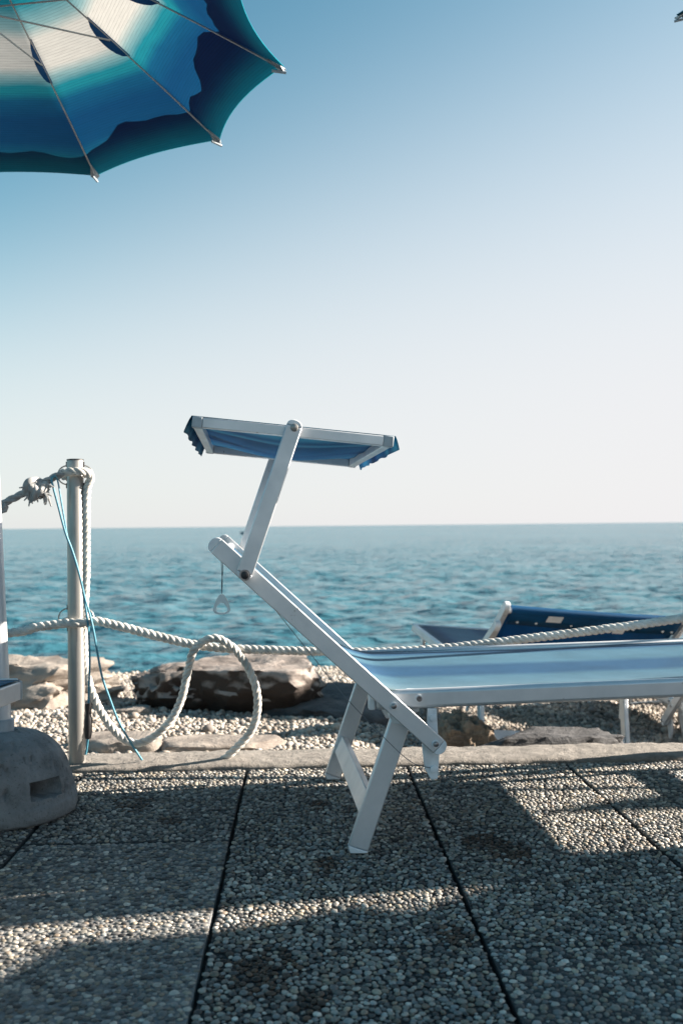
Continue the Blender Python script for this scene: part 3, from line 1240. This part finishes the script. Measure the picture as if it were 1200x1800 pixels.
        for s0, s1 in ((.001, .021), (CL - .021, CL - .001)):
            poly = [cpt(s0, -hh), cpt(s1, -hh), cpt(s1, hh), cpt(s0, hh)]
            MB().prism([(p.x, p.y) for p in poly], .0002, W - .0002).build('canopy_bar', MALU, root, 35, .002)
        # shade cloth with sag and folds
        ns, nw2 = 36, 40
        vs = []
        for i in range(ns + 1):
            for j in range(nw2 + 1):
                t, u = i / ns, j / nw2
                w = -.020 + u * (W + .040)
                env = (math.sin(math.pi * t) ** .6) * (math.sin(math.pi * u) ** .5)
                fold = .005 * math.sin(u * 21 + 1.8 * math.sin(t * 3)) * env
                c = cpt(-.002 + t * (CL + .004), hh + .0022 - .030 * env * (1 - .25 * math.cos(2 * math.pi * t)) + fold)
                vs.append((c.x, w, c.y))
        fs = [(i * (nw2 + 1) + j, (i + 1) * (nw2 + 1) + j, (i + 1) * (nw2 + 1) + j + 1, i * (nw2 + 1) + j + 1) for i in range(ns) for j in range(nw2)]
        me = bpy.data.meshes.new('shade_cloth')
        me.from_pydata(vs, [], fs)
        sc = link('shade_cloth', me, MSHADE, root, 180)
        sc.modifiers.new('thickness', 'SOLIDIFY').thickness = .001
        for side in (0, 1):
            vs = []
            n = 90
            for j in range(n + 1):
                u = j / n
                w = -.022 + u * (W + .044)
                hang = (.036 if side == 0 else .030) * (1 + .03 * math.sin(u * 46) + .10 * noise.noise(Vector((u * 11, side * 9, 1))))
                for k in range(4):
                    q = k / 3
                    s_ = (-.003 - .014 * q - .0025 * math.sin(u * 30) * q) if side == 0 else (CL + .003 + .012 * q + .0025 * math.sin(u * 27) * q)
                    c = cpt(s_, hh + .002 - hang * q ** 1.3)
                    vs.append((c.x, w, c.y))
            fs = [(j * 4 + k, (j + 1) * 4 + k, (j + 1) * 4 + k + 1, j * 4 + k + 1) for j in range(n) for k in range(3)]
            me = bpy.data.meshes.new('shade_flap')
            me.from_pydata(vs, [], fs)
            fo = link('shade_flap', me, MSHADE, sc, 180)
            fo.modifiers.new('thickness', 'SOLIDIFY').thickness = .001
    if folded:
        dd = Vector((BL[0] - BT[0], BL[1] - BT[1])).normalized()
        q = Vector((-dd.y, dd.x))
        for w0, w1 in ((-.05, -.026), (W + .026, W + .05)):
            a0 = Vector(BT) + dd * .10 - q * .045
            a1 = Vector(BT) + dd * .42 - q * .005
            a = MB().prism(stadium(a0, a1, .034, False, False), w0, w1).build('canopy_arm', MALU, root, 35, .0025)
            MB().prism(stadium(a0 - dd * .016, a0 - dd * .0006, .035, True, False), w0 + .0005, w1 - .0005).build('end_cap', MWHITE, a, 35, .0015)
    if cords:
        mb = MB()
        mb.tube(catmull([(-.302, .06, .690), (-.3015, .0605, .655), (-.3000, .06, .628), (-.3015, .06, .602)]), .0009, 5)
        mb.tube(catmull([(-.299, .06, .690), (-.2985, .0605, .655), (-.3015, .061, .628), (-.3015, .06, .600)]), .0009, 5)
        pc = mb.build('pull_cord', MTHREAD, root, 60)
        # triangular pull ring
        cx, cz = -.302, .568
        outer = [(-.0045, .031), (.0045, .031), (.011, .022), (.0185, .004), (.0200, -.006), (.015, -.0125), (.006, -.0150), (-.006, -.0150), (-.015, -.0125), (-.0200, -.006), (-.0185, .004), (-.011, .022)]
        inner = [(x * .66, z * .62 - .002 if z < .01 else (z - .010) * .42 + .0035) for x, z in outer]
        n = len(outer)
        vs = [(cx + x, .057, cz + z) for x, z in outer] + [(cx + x, .057, cz + z) for x, z in inner]
        vs += [(cx + x, .061, cz + z) for x, z in outer] + [(cx + x, .061, cz + z) for x, z in inner]
        fs = []
        for i in range(n):
            j = (i + 1) % n
            fs += [(i, i + n, j + n, j), (i + 2 * n, j + 2 * n, j + 3 * n, i + 3 * n), (i, j, j + 2 * n, i + 2 * n), (i + n, i + 3 * n, j + 3 * n, j + n)]
        m, nt, N, L, p = mat('clear_plastic')
        p.inputs['Base Color'].default_value = (.72, .78, .82, 1)
        p.inputs['Roughness'].default_value = .18
        p.inputs['Transmission Weight'].default_value = .55
        MB().add(vs, fs).build('pull_ring', m, pc, 50, .0007)
        mb = MB()
        mb.tube(catmull([(-.225, .03, .620), (-.20, .03, .585), (-.185, .03, .570), (-.10, .02, .462), (-.03, .012, .372), (.06, .0, .275), (.125, -.005, .215), (.178, .004, .196)], 10), .0009, 5)
        mb.tube(catmull([(-.222, .30, .620), (-.185, .20, .575), (-.09, .22, .478), (.02, .24, .395), (.085, .25, .335)], 10), .0009, 5)
        mb.build('latch_cord', MTHREAD, root, 60)
    return root


def ground_px(px, py, z=0.0):
    d = cF + cR * ((px - 600) / FPX) + cU * ((900 - py) / FPX)
    t = (z - EYE) / d.z
    return Vector((0, 0, EYE)) + d * t


TH = .095
foot = ground_px(625, 1500)
vdir = Vector((-math.sin(TH), math.cos(TH), 0))
P0 = foot - vdir * .035
lounger = make_lounger('sun_lounger', True, MSLING, 'large silver lounger in front with striped blue sling and raised sunshade canopy', 'sun loungers by the sea', cords=True)
lounger.location = P0
lounger.rotation_euler = (0, 0, TH)

# second style: deep blue canvas, shade folded down
seaward = make_lounger('sun_lounger', False, MSLINGB, 'deep blue canvas lounger on the beach behind the seat, facing the sea', 'sun loungers by the sea', snaps=True, folded=True)


def place(root, top_left, th, tilt, pitch):
    """stand a lounger so that the head end of its far rail is at a given point"""
    Rm = Matrix.Rotation(th, 4, 'Z') @ Matrix.Rotation(tilt, 4, 'X') @ Matrix.Rotation(pitch, 4, 'Y')
    o = Vector(top_left) - Rm @ Vector((BT[0], W, BT[1]))
    Rm.translation = o
    root.location = o
    root.rotation_euler = Rm.to_euler()
    return Rm


F_TH = R_(99)
place(seaward, at(897, 1062, 3.98), F_TH, R_(5.0), R_(-3.2))
sea2 = copy_tree(seaward)
sea2['label'] = 'deep blue canvas lounger at the right edge behind the kerb, mostly out of view'
place(sea2, at(1262, 1120, 4.30), R_(99), R_(-2), R_(-1))

# lounger at the left edge: only its foot end shows
plain = make_lounger('sun_lounger', False, m_fabric('blue_mesh_sling', [(0, (.03, .15, .27)), (1, (.035, .16, .28))], trans=.2), 'silver lounger foot end with blue sling at the left edge beside the concrete base', 'sun loungers by the sea', wrap=True)
th2 = -.13
u2 = Vector((math.cos(th2), math.sin(th2), 0)); v2 = Vector((-math.sin(th2), math.cos(th2), 0))
corner = at(40, 1212, 2.36)
plain.location = Vector((corner.x, corner.y, 0)) - u2 * 1.319 - v2 * W
plain.rotation_euler = (0, 0, th2)


# ------------------------------------------------------------------ parasols
def umb_fabric(gain=1.0, name='sea_stripe_parasol_cloth'):
    m, nt, N, L, p = mat(name)
    at_ = nd(nt, 'ShaderNodeAttribute', attribute_name='rad')
    co = coords(nt)
    nz = noise_tex(nt, 5, 3, .6, co)
    ma = nd(nt, 'ShaderNodeMath', operation='MULTIPLY_ADD')
    L.new(nz.outputs[0], ma.inputs[0]); ma.inputs[1].default_value = .03
    sub = nd(nt, 'ShaderNodeMath', operation='SUBTRACT')
    L.new(at_.outputs['Fac'], sub.inputs[0]); sub.inputs[1].default_value = .015
    L.new(sub.outputs[0], ma.inputs[2])
    navy, blu, teal, lt, wh = (.004, .025, .07), (.002, .030, .085), (.006, .115, .155), (.13, .22, .24), (.34, .34, .33)
    c = ramp(nt, ma.outputs[0], [(0, navy), (.22, blu), (.32, teal), (.40, lt), (.44, wh), (.55, wh), (.585, lt), (.625, teal), (.645, teal), (.68, (.003, .05, .11)), (.76, blu),
                                 (.86, (.002, .032, .085)), (.90, (.003, .050, .10)), (.95, (.005, .100, .140)), (1, (.006, .140, .18))])
    # printed fine lines that follow the stripes
    ml = nd(nt, 'ShaderNodeMath', operation='MULTIPLY'); L.new(at_.outputs['Fac'], ml.inputs[0]); ml.inputs[1].default_value = 640
    sn = nd(nt, 'ShaderNodeMath', operation='SINE'); L.new(ml.outputs[0], sn.inputs[0])
    lr = ramp(nt, sn.outputs[0], [(.0, g(1.0)), (.75, g(1.0)), (1, g(.72))])
    mx = nd(nt, 'ShaderNodeMix', data_type='RGBA', blend_type='MULTIPLY'); mx.inputs['Factor'].default_value = 1
    L.new(c.outputs[0], mx.inputs['A']); L.new(lr.outputs[0], mx.inputs['B'])
    # brushed streaks
    cmb = nd(nt, 'ShaderNodeCombineXYZ')
    m2 = nd(nt, 'ShaderNodeMath', operation='MULTIPLY'); L.new(at_.outputs['Fac'], m2.inputs[0]); m2.inputs[1].default_value = 210
    L.new(m2.outputs[0], cmb.inputs[0])
    sep = nd(nt, 'ShaderNodeSeparateXYZ'); L.new(co, sep.inputs[0])
    an = nd(nt, 'ShaderNodeMath', operation='ARCTAN2'); L.new(sep.outputs['Y'], an.inputs[0]); L.new(sep.outputs['X'], an.inputs[1])
    m3 = nd(nt, 'ShaderNodeMath', operation='MULTIPLY'); L.new(an.outputs[0], m3.inputs[0]); m3.inputs[1].default_value = 7
    L.new(m3.outputs[0], cmb.inputs[1])
    st = noise_tex(nt, 1, 4, .65, cmb.outputs[0])
    sr = ramp(nt, st.outputs[0], [(.25, g(.62)), (.55, g(1.05)), (.8, g(1.35))])
    mx2 = nd(nt, 'ShaderNodeMix', data_type='RGBA', blend_type='MULTIPLY'); mx2.inputs['Factor'].default_value = .42
    L.new(mx.outputs['Result'], mx2.inputs['A']); L.new(sr.outputs[0], mx2.inputs['B'])
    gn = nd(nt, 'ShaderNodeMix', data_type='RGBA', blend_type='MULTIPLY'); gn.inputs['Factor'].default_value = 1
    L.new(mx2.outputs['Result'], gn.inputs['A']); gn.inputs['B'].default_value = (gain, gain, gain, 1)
    out = gn.outputs['Result']
    L.new(out, p.inputs['Base Color'])
    p.inputs['Roughness'].default_value = .75
    tr = nd(nt, 'ShaderNodeBsdfTranslucent'); L.new(out, tr.inputs['Color'])
    ms = nd(nt, 'ShaderNodeMixShader'); ms.inputs[0].default_value = .55
    L.new(p.outputs[0], ms.inputs[1]); L.new(tr.outputs[0], ms.inputs[2])
    L.new(ms.outputs[0], nt.nodes['Material Output'].inputs[0])
    bump(nt, p, st.outputs[0], .08, .003)
    return m


MUMB = umb_fabric()
MRIMSHADOW = umb_fabric(2.8, 'rim_shadow_cloth')  # cloth of the extra layer that imitates a shadow along the rim
MRIB = m_alu('rib_steel', (.50, .50, .50), .5, .4)
MVAL = m_fabric('parasol_hem_cloth', [(0, (.06, .20, .26)), (1, (.08, .24, .3))], trans=.45, weave=False)
MPOLE = m_alu('parasol_pole_paint', (.66, .68, .70), .25, .35)
MPATCH = m_fabric('navy_patch_cloth', [(0, (.006, .07, .22)), (1, (.008, .09, .26))], trans=.1, weave=False)


def make_umbrella(hub, bottom, radius, drop, phase, n=10, label='', runner=.286, mid=.522, detail=True, group='beach parasols', base=True):
    """hub: top centre; bottom: foot of the pole. Built in its own frame with z along the pole"""
    ax = (Vector(hub) - Vector(bottom)).normalized()
    e1 = Vector((0, 1, 0)).cross(ax).normalized()
    e2 = ax.cross(e1)
    root = empty('beach_parasol', bottom)
    Rm = Matrix((e1, e2, ax)).transposed()
    root.rotation_euler = Rm.to_euler()
    tag(root, label, 'parasol', group)
    H = (Vector(hub) - Vector(bottom)).length
    th = [phase + 2 * math.pi * k / n for k in range(n)]

    def surf(u, a, lift=0.0):
        """canopy surface; u 0 at hub to 1 at rim, a in [0, n) panel coordinate"""
        k = int(a) % n
        f = a - int(a)
        t0, t1 = th[k], th[(k + 1) % n] + (2 * math.pi if k == n - 1 else 0)
        A = Vector((math.cos(t0), math.sin(t0), 0))
        B = Vector((math.cos(t1), math.sin(t1), 0))
        s = 4 * f * (1 - f)
        d = A.lerp(B, f)
        inset = 1 - .044 * s * u ** 3
        rr = radius * u * inset
        z = H - drop * (u * .93 + .07 * u ** 2.6) * (1 - .0 * s) + .004 - .012 * s * u * (1 - u)
        p = d * rr
        return Vector((p.x, p.y, z + lift))
    # canopy
    sub, nu = 12, 36
    vs, rad = [], []
    for iu in range(nu + 1):
        u = .02 + .98 * iu / nu
        for k in range(n * sub):
            a = k / sub
            vs.append(tuple(surf(u, a)))
            rad.append(u)
    m_ = n * sub
    fs = [(i * m_ + k, i * m_ + (k + 1) % m_, (i + 1) * m_ + (k + 1) % m_, (i + 1) * m_ + k) for i in range(nu) for k in range(m_)]
    me = bpy.data.meshes.new('canopy')
    me.from_pydata(vs, [], fs)
    at_ = me.attributes.new('rad', 'FLOAT', 'POINT')
    at_.data.foreach_set('value', rad)
    can = link('canopy', me, MUMB, root, 25)
    # wavy-edged extra cloth layer, standing in for a neighbour parasol's shadow on the rim
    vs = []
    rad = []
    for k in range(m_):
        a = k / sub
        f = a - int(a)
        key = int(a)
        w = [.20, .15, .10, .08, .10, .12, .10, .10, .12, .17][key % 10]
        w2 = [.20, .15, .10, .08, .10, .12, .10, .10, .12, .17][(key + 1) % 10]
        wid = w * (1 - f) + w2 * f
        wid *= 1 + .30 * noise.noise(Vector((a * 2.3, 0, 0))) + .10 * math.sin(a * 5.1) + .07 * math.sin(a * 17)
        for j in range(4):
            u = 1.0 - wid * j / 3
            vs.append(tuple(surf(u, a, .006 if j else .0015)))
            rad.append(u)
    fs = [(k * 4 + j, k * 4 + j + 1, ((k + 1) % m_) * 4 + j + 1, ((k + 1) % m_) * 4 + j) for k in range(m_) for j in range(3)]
    me = bpy.data.meshes.new('rim_shadow_layer')
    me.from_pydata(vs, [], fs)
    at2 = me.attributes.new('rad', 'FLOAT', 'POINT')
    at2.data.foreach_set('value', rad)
    link('rim_shadow_layer', me, MRIMSHADOW, can, 25)
    # pole, thicker lower half, with collar
    MB().tube([(0, 0, H * .47), (0, 0, H + .045)], .0165, 16).build('upper_pole', MPOLE, root, 40)
    lp = MB().tube([(0, 0, -.02), (0, 0, H * .5)], .0215, 18).build('lower_pole', MPOLE, root, 40)
    MB().lathe([(.021, H * .5 - .05), (.024, H * .5 - .045), (.024, H * .5 - .005), (.018, H * .5)], 18).build('collar', MWHITE, lp, 40)
    MB().lathe([(.034, H - .03), (.036, H - .012), (.02, H - .004), (.012, H + .02), (.012, H + .06)], 18).build('top_notch', MWHITE, root, 40)
    MB().lathe([(.018, H - runner - .05), (.030, H - runner - .045), (.032, H - runner + .01), (.018, H - runner + .02)], 18).build('runner', MWHITE, root, 40)
    for k in range(n):
        A = Vector((math.cos(th[k]), math.sin(th[k]), 0))
        pts = []
        for i in range(15):
            u = .02 + .985 * i / 14
            p = surf(min(u, 1), k, -.010)
            if u > 1: p += A * radius * (u - 1)
            pts.append(p)
        rib = MB().tube(pts, .0028, 6).build('rib', MRIB, root, 60)
        j = surf(mid, k, -.014)
        st = Vector((A.x * .03, A.y * .03, H - runner))
        MB().tube([st, j], .0026, 6).build('strut', MRIB, rib, 60)
        if detail:
            # small pocket of cloth that wraps the rib joint
            T = (surf(mid + .08, k) - surf(mid - .09, k)).normalized()
            q = []
            for i in range(9):
                t = i / 8
                q.append((surf(mid - .09 + .17 * t, k, -.006), math.sin(math.pi * t) ** .6))
            vs = []
            side = Vector((-A.y, A.x, 0))
            for p, wv in q:
                vs += [tuple(p + side * .004), tuple(p - Vector((0, 0, 1)) * .027 * wv + side * .010 * wv - A * .01 * wv), tuple(p - side * .004)]
            fs = []
            for i in range(8):
                fs += [(i * 3, i * 3 + 1, i * 3 + 4, i * 3 + 3), (i * 3 + 1, i * 3 + 2, i * 3 + 5, i * 3 + 4)]
            MB().add(vs, fs).build('joint_patch', MPATCH, rib, 50)
            # white pocket and metal tip at the rim
            e0, e1_ = surf(.945, k, -.004), surf(1.0, k, -.006)
            mb = MB()
            wv = side * .017
            dn = Vector((0, 0, -.011))
            mb.add([e0 + wv * .1, e0 - wv * .1, e1_ - wv * 1.0 - A * .012, e1_ + wv * 1.0 - A * .012, e0 + dn, e1_ + dn, e1_ + A * .004],
                   [(0, 1, 4), (1, 2, 5, 4), (0, 4, 5, 3), (2, 6, 5), (3, 5, 6), (0, 3, 6, 2, 1)])
            mb.build('rib_pocket', MGREYP, rib, 30)
            MB().tube([e1_ - A * .035 + dn * .7, e1_ + A * .006 + dn * .8 - Vector((0, 0, .004))], [.004, .0042], 8).build('rib_tip', MGREYP, rib, 60)
    return root


par = make_umbrella((-1.0268, 2.7353, 2.4787), (-.9060, 2.6672, .18), .862, .44, .16,
                    label='beach parasol at upper left with white and blue striped canopy seen from below')
# unseen parasols added at right, sized and placed to cast the terrace shadows
par2 = make_umbrella((3.80, 1.93, 1.98), (3.80, 1.92, .1), .95, .34, .3, label='added shadow-casting beach parasol outside the frame at right, nearest the camera, lower than its neighbour', detail=False)
par3 = make_umbrella((5.75, 2.45, 2.48), (5.75, 2.45, .1), 1.08, .38, .1, label='tall added shadow-casting beach parasol outside the frame at far right', detail=False)


def furled(x, y, z0, top, label, fat=1.0, drop_=1.1, lean=0):
    root = empty('furled_shade_caster', (x, y, z0))
    tag(root, label, 'parasol', 'beach parasols')
    H = top - z0
    MB().tube([(0, 0, 0), (0, 0, H)], .018, 14).build('pole', MPOLE, root, 40)
    vs = []
    prof_ = [(r_ * fat, H - d_ * drop_) for r_, d_ in [(.016, .02), (.05, .11), (.085, .27), (.12, .50), (.15, .78), (.155, .93), (.10, 1.0), (.03, .98)]]
    n_ = 60
    for rr, zz in prof_:
        for k in range(n_):
            a_ = 2 * math.pi * k / n_
            q = rr * (1 + .22 * math.cos(a_ * 10 + zz * 2))
            vs.append((q * math.cos(a_), q * math.sin(a_), zz))
    fs = [(i * n_ + k, (i + 1) * n_ + k, (i + 1) * n_ + (k + 1) % n_, i * n_ + (k + 1) % n_) for i in range(len(prof_) - 1) for k in range(n_)]
    MB().add(vs, fs).build('folded_canopy', MPATCH, root, 60)
    MB().lathe([(.16 * fat, H - .72 * drop_), (.172 * fat, H - .70 * drop_), (.16 * fat, H - .68 * drop_)], 30).build('tie_band', MVAL, root, 60)
    return root


furled(5.80, 3.84, -.28, 2.30, 'added shadow-casting furled parasol on the beach outside the frame at right')  # unseen, added for its pointed shadow on the paving
furled(3.05, 2.838, 0, 2.38, 'added shadow-casting furled parasol on the terrace outside the frame, left of the beach one', .56, 1.27)  # unseen, added to cast a wedge of shade below the seat's shadow
par6 = make_umbrella((4.95, 6.02, 2.30), (4.95, 6.02, -.30), .90, .36, .2, label='added shadow-casting parasol on the beach outside the frame, farthest from the terrace', detail=False)  # unseen, added to shade the gravel behind the lounger
par5 = make_umbrella((2.085, 2.98, 2.838), (2.205, 3.60, -.25), 1.0, .42, math.pi - .22, label='beach parasol whose rib tip just enters the top right corner', detail=True)


# ------------------------------------------------------------------ concrete parasol bases
def base(x, y, label, z=0.0, hole=True):
    root = empty('parasol_base', (x, y, z))
    tag(root, label, 'parasol base', 'concrete parasol bases')
    mat_ = MBASE
    n = 192
    prof = [(.0, 0), (.188, 0), (.197, .006), (.2015, .020), (.2005, .045), (.196, .052), (.193, .075), (.187, .105), (.175, .140), (.158, .172), (.132, .200), (.100, .218), (.062, .229), (.040, .232), (.034, .226), (.0, .224)]
    # denser profile
    P = []
    for i in range(len(prof) - 1):
        for k in range(3):
            t = k / 3
            P.append((prof[i][0] * (1 - t) + prof[i + 1][0] * t, prof[i][1] * (1 - t) + prof[i + 1][1] * t))
    P.append(prof[-1])
    vs = []
    for (rr, zz) in P:
        for k in range(n):
            a = 2 * math.pi * k / n
            v = Vector((rr * math.cos(a), rr * math.sin(a), zz))
            q = noise.fractal(v * 9 + Vector((x, y, 0)), 1, 2, 4) * .0035
            pit = noise.fractal(v * 60 + Vector((4, 1, 2)), 1, 2, 3)
            dsp = q * 1.5 - (.007 * max(0, pit - .22) / .3 if zz > .06 else 0)
            rad = Vector((math.cos(a), math.sin(a), 0)) * dsp if rr > .02 else Vector((0, 0, 0))
            # hand slots cut into two flanks
            for s0 in (-.60, 2.54):
                da = (a - s0 + math.pi) % (2 * math.pi) - math.pi
                if hole and abs(da) < .26 and .068 < zz < .108:
                    v.x -= math.cos(a) * .175
                    v.y -= math.sin(a) * .175
            v = v + rad
            vs.append((v.x * .93, v.y * .93, v.z * .94))
    fs = [(i * n + k, i * n + (k + 1) % n, (i + 1) * n + (k + 1) % n, (i + 1) * n + k) for i in range(len(P) - 1) for k in range(n)]
    MB().add(vs, fs).build('body', mat_, root, 50)
    MB().lathe([(.026, .205), (.026, .246), (.0245, .248)], 24).build('pole_sleeve', MGREYP, root, 40)
    return root


MBASE = m_concrete('cast_concrete', (.22, .235, .245), 16, .7)
base(-.9060, 2.668, 'domed grey concrete parasol base with hand slot at the left edge')
base(3.80, 1.92, 'domed concrete base of the added parasol outside the frame at right, nearest the camera')
base(5.75, 2.45, 'domed concrete base of the added parasol outside the frame at far right')
base(5.80, 3.84, 'domed concrete base of the added furled parasol outside the frame', z=terr(5.8, 3.84) - .01)
base(4.95, 6.02, 'domed concrete base of the added parasol farthest from the terrace', z=terr(4.95, 6.02) - .01)
base(2.18, 3.62, 'domed concrete parasol base of the parasol at top right, out of view', z=terr(2.18, 3.62) - .01)


# ------------------------------------------------------------------ rope fence
def post(x, y, label, height=.962):
    root = empty('rope_post', (x, y, .008))
    tag(root, label, 'post', 'steel posts of the rope fence')
    MB().lathe([(.0265, 0), (.0265, height), (.0262, height + .001)], 32).build('tube', MSTEEL, root, 40)
    MB().lathe([(.0268, height + .001), (.0268, height + .005), (.022, height + .006)], 32).build('cap', MBLACK, root, 40)
    for zz in (height - .045, .462):
        for sx in (-1, 1):
            pts = [(sx * (.026 + .030 * math.sin(math.pi * i / 12)), 0, zz + .030 * math.cos(math.pi * i / 12)) for i in range(13)]
            MB().tube(pts, .0022, 6).build('eye_ring', MSTEEL, root, 60)
            MB().box((sx * .0262 - .0022, -.006, zz - .042), (sx * .0262 + .0022, .006, zz - .026)).build('eye_lug', MBLACK, root)
            MB().box((sx * .0262 - .0022, -.006, zz + .026), (sx * .0262 + .0022, .006, zz + .042)).build('eye_lug', MBLACK, root)
    return root


PX, PY = -.847, 3.175
post(PX, PY, 'brushed steel post with rope knotted round it at the left of the terrace')
post(1.30, 3.27, 'steel fence post just outside the right edge of the view')
post(3.40, 3.35, 'steel fence post far outside the right edge of the view')
post(-2.95, 3.09, 'steel fence post outside the left edge of the view')

RR = .0135
# lower rope between the posts, passing in front of this post
pts = [(-2.95, 3.055, .46), (-2.3, 3.06, .40), (-1.6, 3.09, .38), at(15, 1113, 3.12), at(60, 1103, 3.125), at(106, 1097, 3.135), at(120, 1095, 3.132), at(135, 1096, 3.128),
       at(150, 1094, 3.138), at(172, 1092, 3.15), at(215, 1102, 3.16), at(280, 1119, 3.17), at(340, 1133, 3.18), at(400, 1140, 3.185), at(480, 1143, 3.19),
       at(560, 1145, 3.2), at(660, 1146, 3.2), at(760, 1141, 3.2), at(865, 1130, 3.21), at(980, 1116, 3.215), at(1100, 1101, 3.22), at(1200, 1087, 3.225), (1.29, 3.23, .462)]
lr = rope_mb(catmull(pts, 8), .0145).build('rail_rope', MROPE, None, 60)
tag(lr, 'white twisted rail rope running low across from the steel post behind the lounger', 'rope', 'ropes of the terrace fence')
# loop of the rail rope round the post
lp_ = rope_mb([Vector((PX + .041 * math.cos(a), PY + .041 * math.sin(a), .452 + .012 * math.sin(a))) for a in np.linspace(.2, 2.95, 26)], .0135).build('rope_wrap', MROPE, lr, 60)

# upper rope: knotted off to the left
pts = [(-2.95, 3.06, .92), (-2.3, 3.06, .80), (-1.75, 3.08, .77), at(-30, 902, 3.1), at(8, 884, 3.11), at(40, 868, 3.12), at(70, 853, 3.125), at(98, 838, 3.13), at(118, 829, 3.132)]
ur = rope_mb(catmull(pts, 8), .0125, .09).build('upper_rope', MROPEG, None, 60)
tag(ur, 'weathered grey upper rope with frayed knot leading left from the post top', 'rope', 'ropes of the terrace fence')
kn = MB()
kc = at(66, 858, 3.115)
r = random.Random(4)
kn.tube(catmull([kc + Vector((-.035, 0, -.016)), kc + Vector((-.02, -.02, .016)), kc + Vector((.0, .015, .02)), kc + Vector((.012, -.02, -.014)), kc + Vector((.03, .0, .012))], 6), [.014] * 25, 8)
kn.tube(catmull([kc + Vector((-.02, .01, .018)), kc + Vector((-.008, -.024, .0)), kc + Vector((.006, .01, -.024)), kc + Vector((.02, -.01, .008))], 6), [.012] * 19, 8)
kn.tube(catmull([kc + Vector((-.01, -.01, .014)), kc + Vector((.004, -.026, -.008)), kc + Vector((-.006, -.012, -.034))], 6), .010, 8)
ko = kn.build('knot', MROPEG, ur, 60)
fr = MB()
for i in range(110):
    s = kc + Vector((r.uniform(-.03, .03), r.uniform(-.02, .01), r.uniform(-.02, .018)))
    d = Vector((r.gauss(0, 1), r.gauss(0, .6), r.gauss(-.6, .8))).normalized()
    ln = r.uniform(.014, .036)
    fr.tube([s, s + d * ln * .5 + Vector((0, 0, -.002)), s + d * ln + Vector((0, 0, -.010))], [.0042, .0036, .0020], 5)
fr.build('frayed_fibres', MROPEG, ur, 60)

# second rope: tied at the post top, hanging down, looping over the rail rope
pts = [at(108, 832, 3.135), at(122, 829, 3.128), at(140, 829, 3.13), at(156, 832, 3.15), at(159, 842, 3.17), at(153, 862, 3.175), at(152, 920, 3.178), at(152, 1000, 3.178),
       at(149, 1070, 3.178), at(148, 1130, 3.18), at(150, 1170, 3.185), at(158, 1205, 3.19), at(172, 1240, 3.19), at(190, 1270, 3.19), at(212, 1295, 3.185), at(234, 1306, 3.18), at(256, 1303, 3.18),
       at(280, 1288, 3.18), at(304, 1260, 3.175), at(320, 1225, 3.17), at(330, 1180, 3.165), at(340, 1145, 3.155), at(358, 1127, 3.152), at(380, 1122, 3.155), at(404, 1134, 3.162), at(424, 1155, 3.17),
       at(440, 1182, 3.17), at(451, 1215, 3.17), at(452, 1250, 3.175), at(444, 1280, 3.185), at(428, 1302, 3.19), at(410, 1320, 3.195), at(393, 1336, 3.20)]
hr = rope_mb(catmull(pts, 8), .0132).build('hanging_rope', MROPE, None, 60)
tag(hr, 'white twisted rope hanging from the post top and curling over the rail rope', 'rope', 'ropes of the terrace fence')
MB().tube([at(395, 1334, 3.20), at(390, 1340, 3.20)], [.0150, .0135], 12).build('whipped_end', MROPEG, hr, 60)
t_ = rope_mb([Vector((PX + .040 * math.cos(a), PY + .040 * math.sin(a), .925 + .006 * math.sin(a * 2))) for a in np.linspace(.1, 3.0, 26)], .0135).build('rope_wrap', MROPE, hr, 60)

# ropes outside the frame
for (x0, x1, z) in ((1.31, 3.39, .462), (1.31, 3.39, .92)):
    P = [Vector((x0 + (x1 - x0) * t, 3.235 + .08 * t, z - .11 * 4 * t * (1 - t))) for t in np.linspace(0, 1, 40)]
    o = rope_mb(P, .0132, .062, 0, 5).build('rail_rope', MROPE, None, 60)
    tag(o, 'white %s rope between the posts outside the right edge' % ('lower' if z < .6 else 'upper'), 'rope', 'ropes of the terrace fence')

# blue cord with black grip
bc = MB()
c1 = catmull([at(97, 836, 3.112), at(91, 842, 3.108), at(94, 856, 3.108), at(103, 890, 3.11), at(115, 935, 3.115), at(128, 970, 3.118), at(140, 1010, 3.12), at(149, 1050, 3.125), at(158, 1080, 3.13),
              at(165, 1110, 3.125), at(172, 1150, 3.13), at(180, 1190, 3.135), at(192, 1225, 3.14), at(206, 1262, 3.145), at(222, 1292, 3.15), at(238, 1318, 3.16), at(250, 1336, 3.17)], 8)
bc.tube(c1, .0036, 8)
c2 = catmull([at(97, 836, 3.112), at(102, 846, 3.125), at(108, 880, 3.12), at(114, 915, 3.118), at(120, 948, 3.118), at(134, 990, 3.122)], 8)
bc.tube(c2, .0026, 8)
c3 = catmull([at(146, 1040, 3.128), at(152, 1075, 3.125), at(156, 1110, 3.13), at(158, 1160, 3.13), at(157, 1200, 3.13), at(156, 1240, 3.13)], 8)
bc.tube(c3, .0036, 8)
bo = bc.build('tie_cord', MCORD, None, 60)
tag(bo, 'light blue cord hanging from the upper rope and crossing the steel post', 'cord')
ca, cb = at(156, 1236, 3.13), at(155, 1298, 3.13)
MB().tube([ca, ca.lerp(cb, .12), ca.lerp(cb, .28), ca.lerp(cb, .42), ca.lerp(cb, .5), ca.lerp(cb, .85), cb], [.0115, .0105, .0085, .0115, .0125, .0120, .0095], 14).build('grip', MBLACK, bo, 50)
MB().tube([cb, at(153, 1315, 3.13), at(151, 1326, 3.135)], .0034, 8).build('cord_tail', MCORD, bo, 60)

scn.render.engine = 'CYCLES'
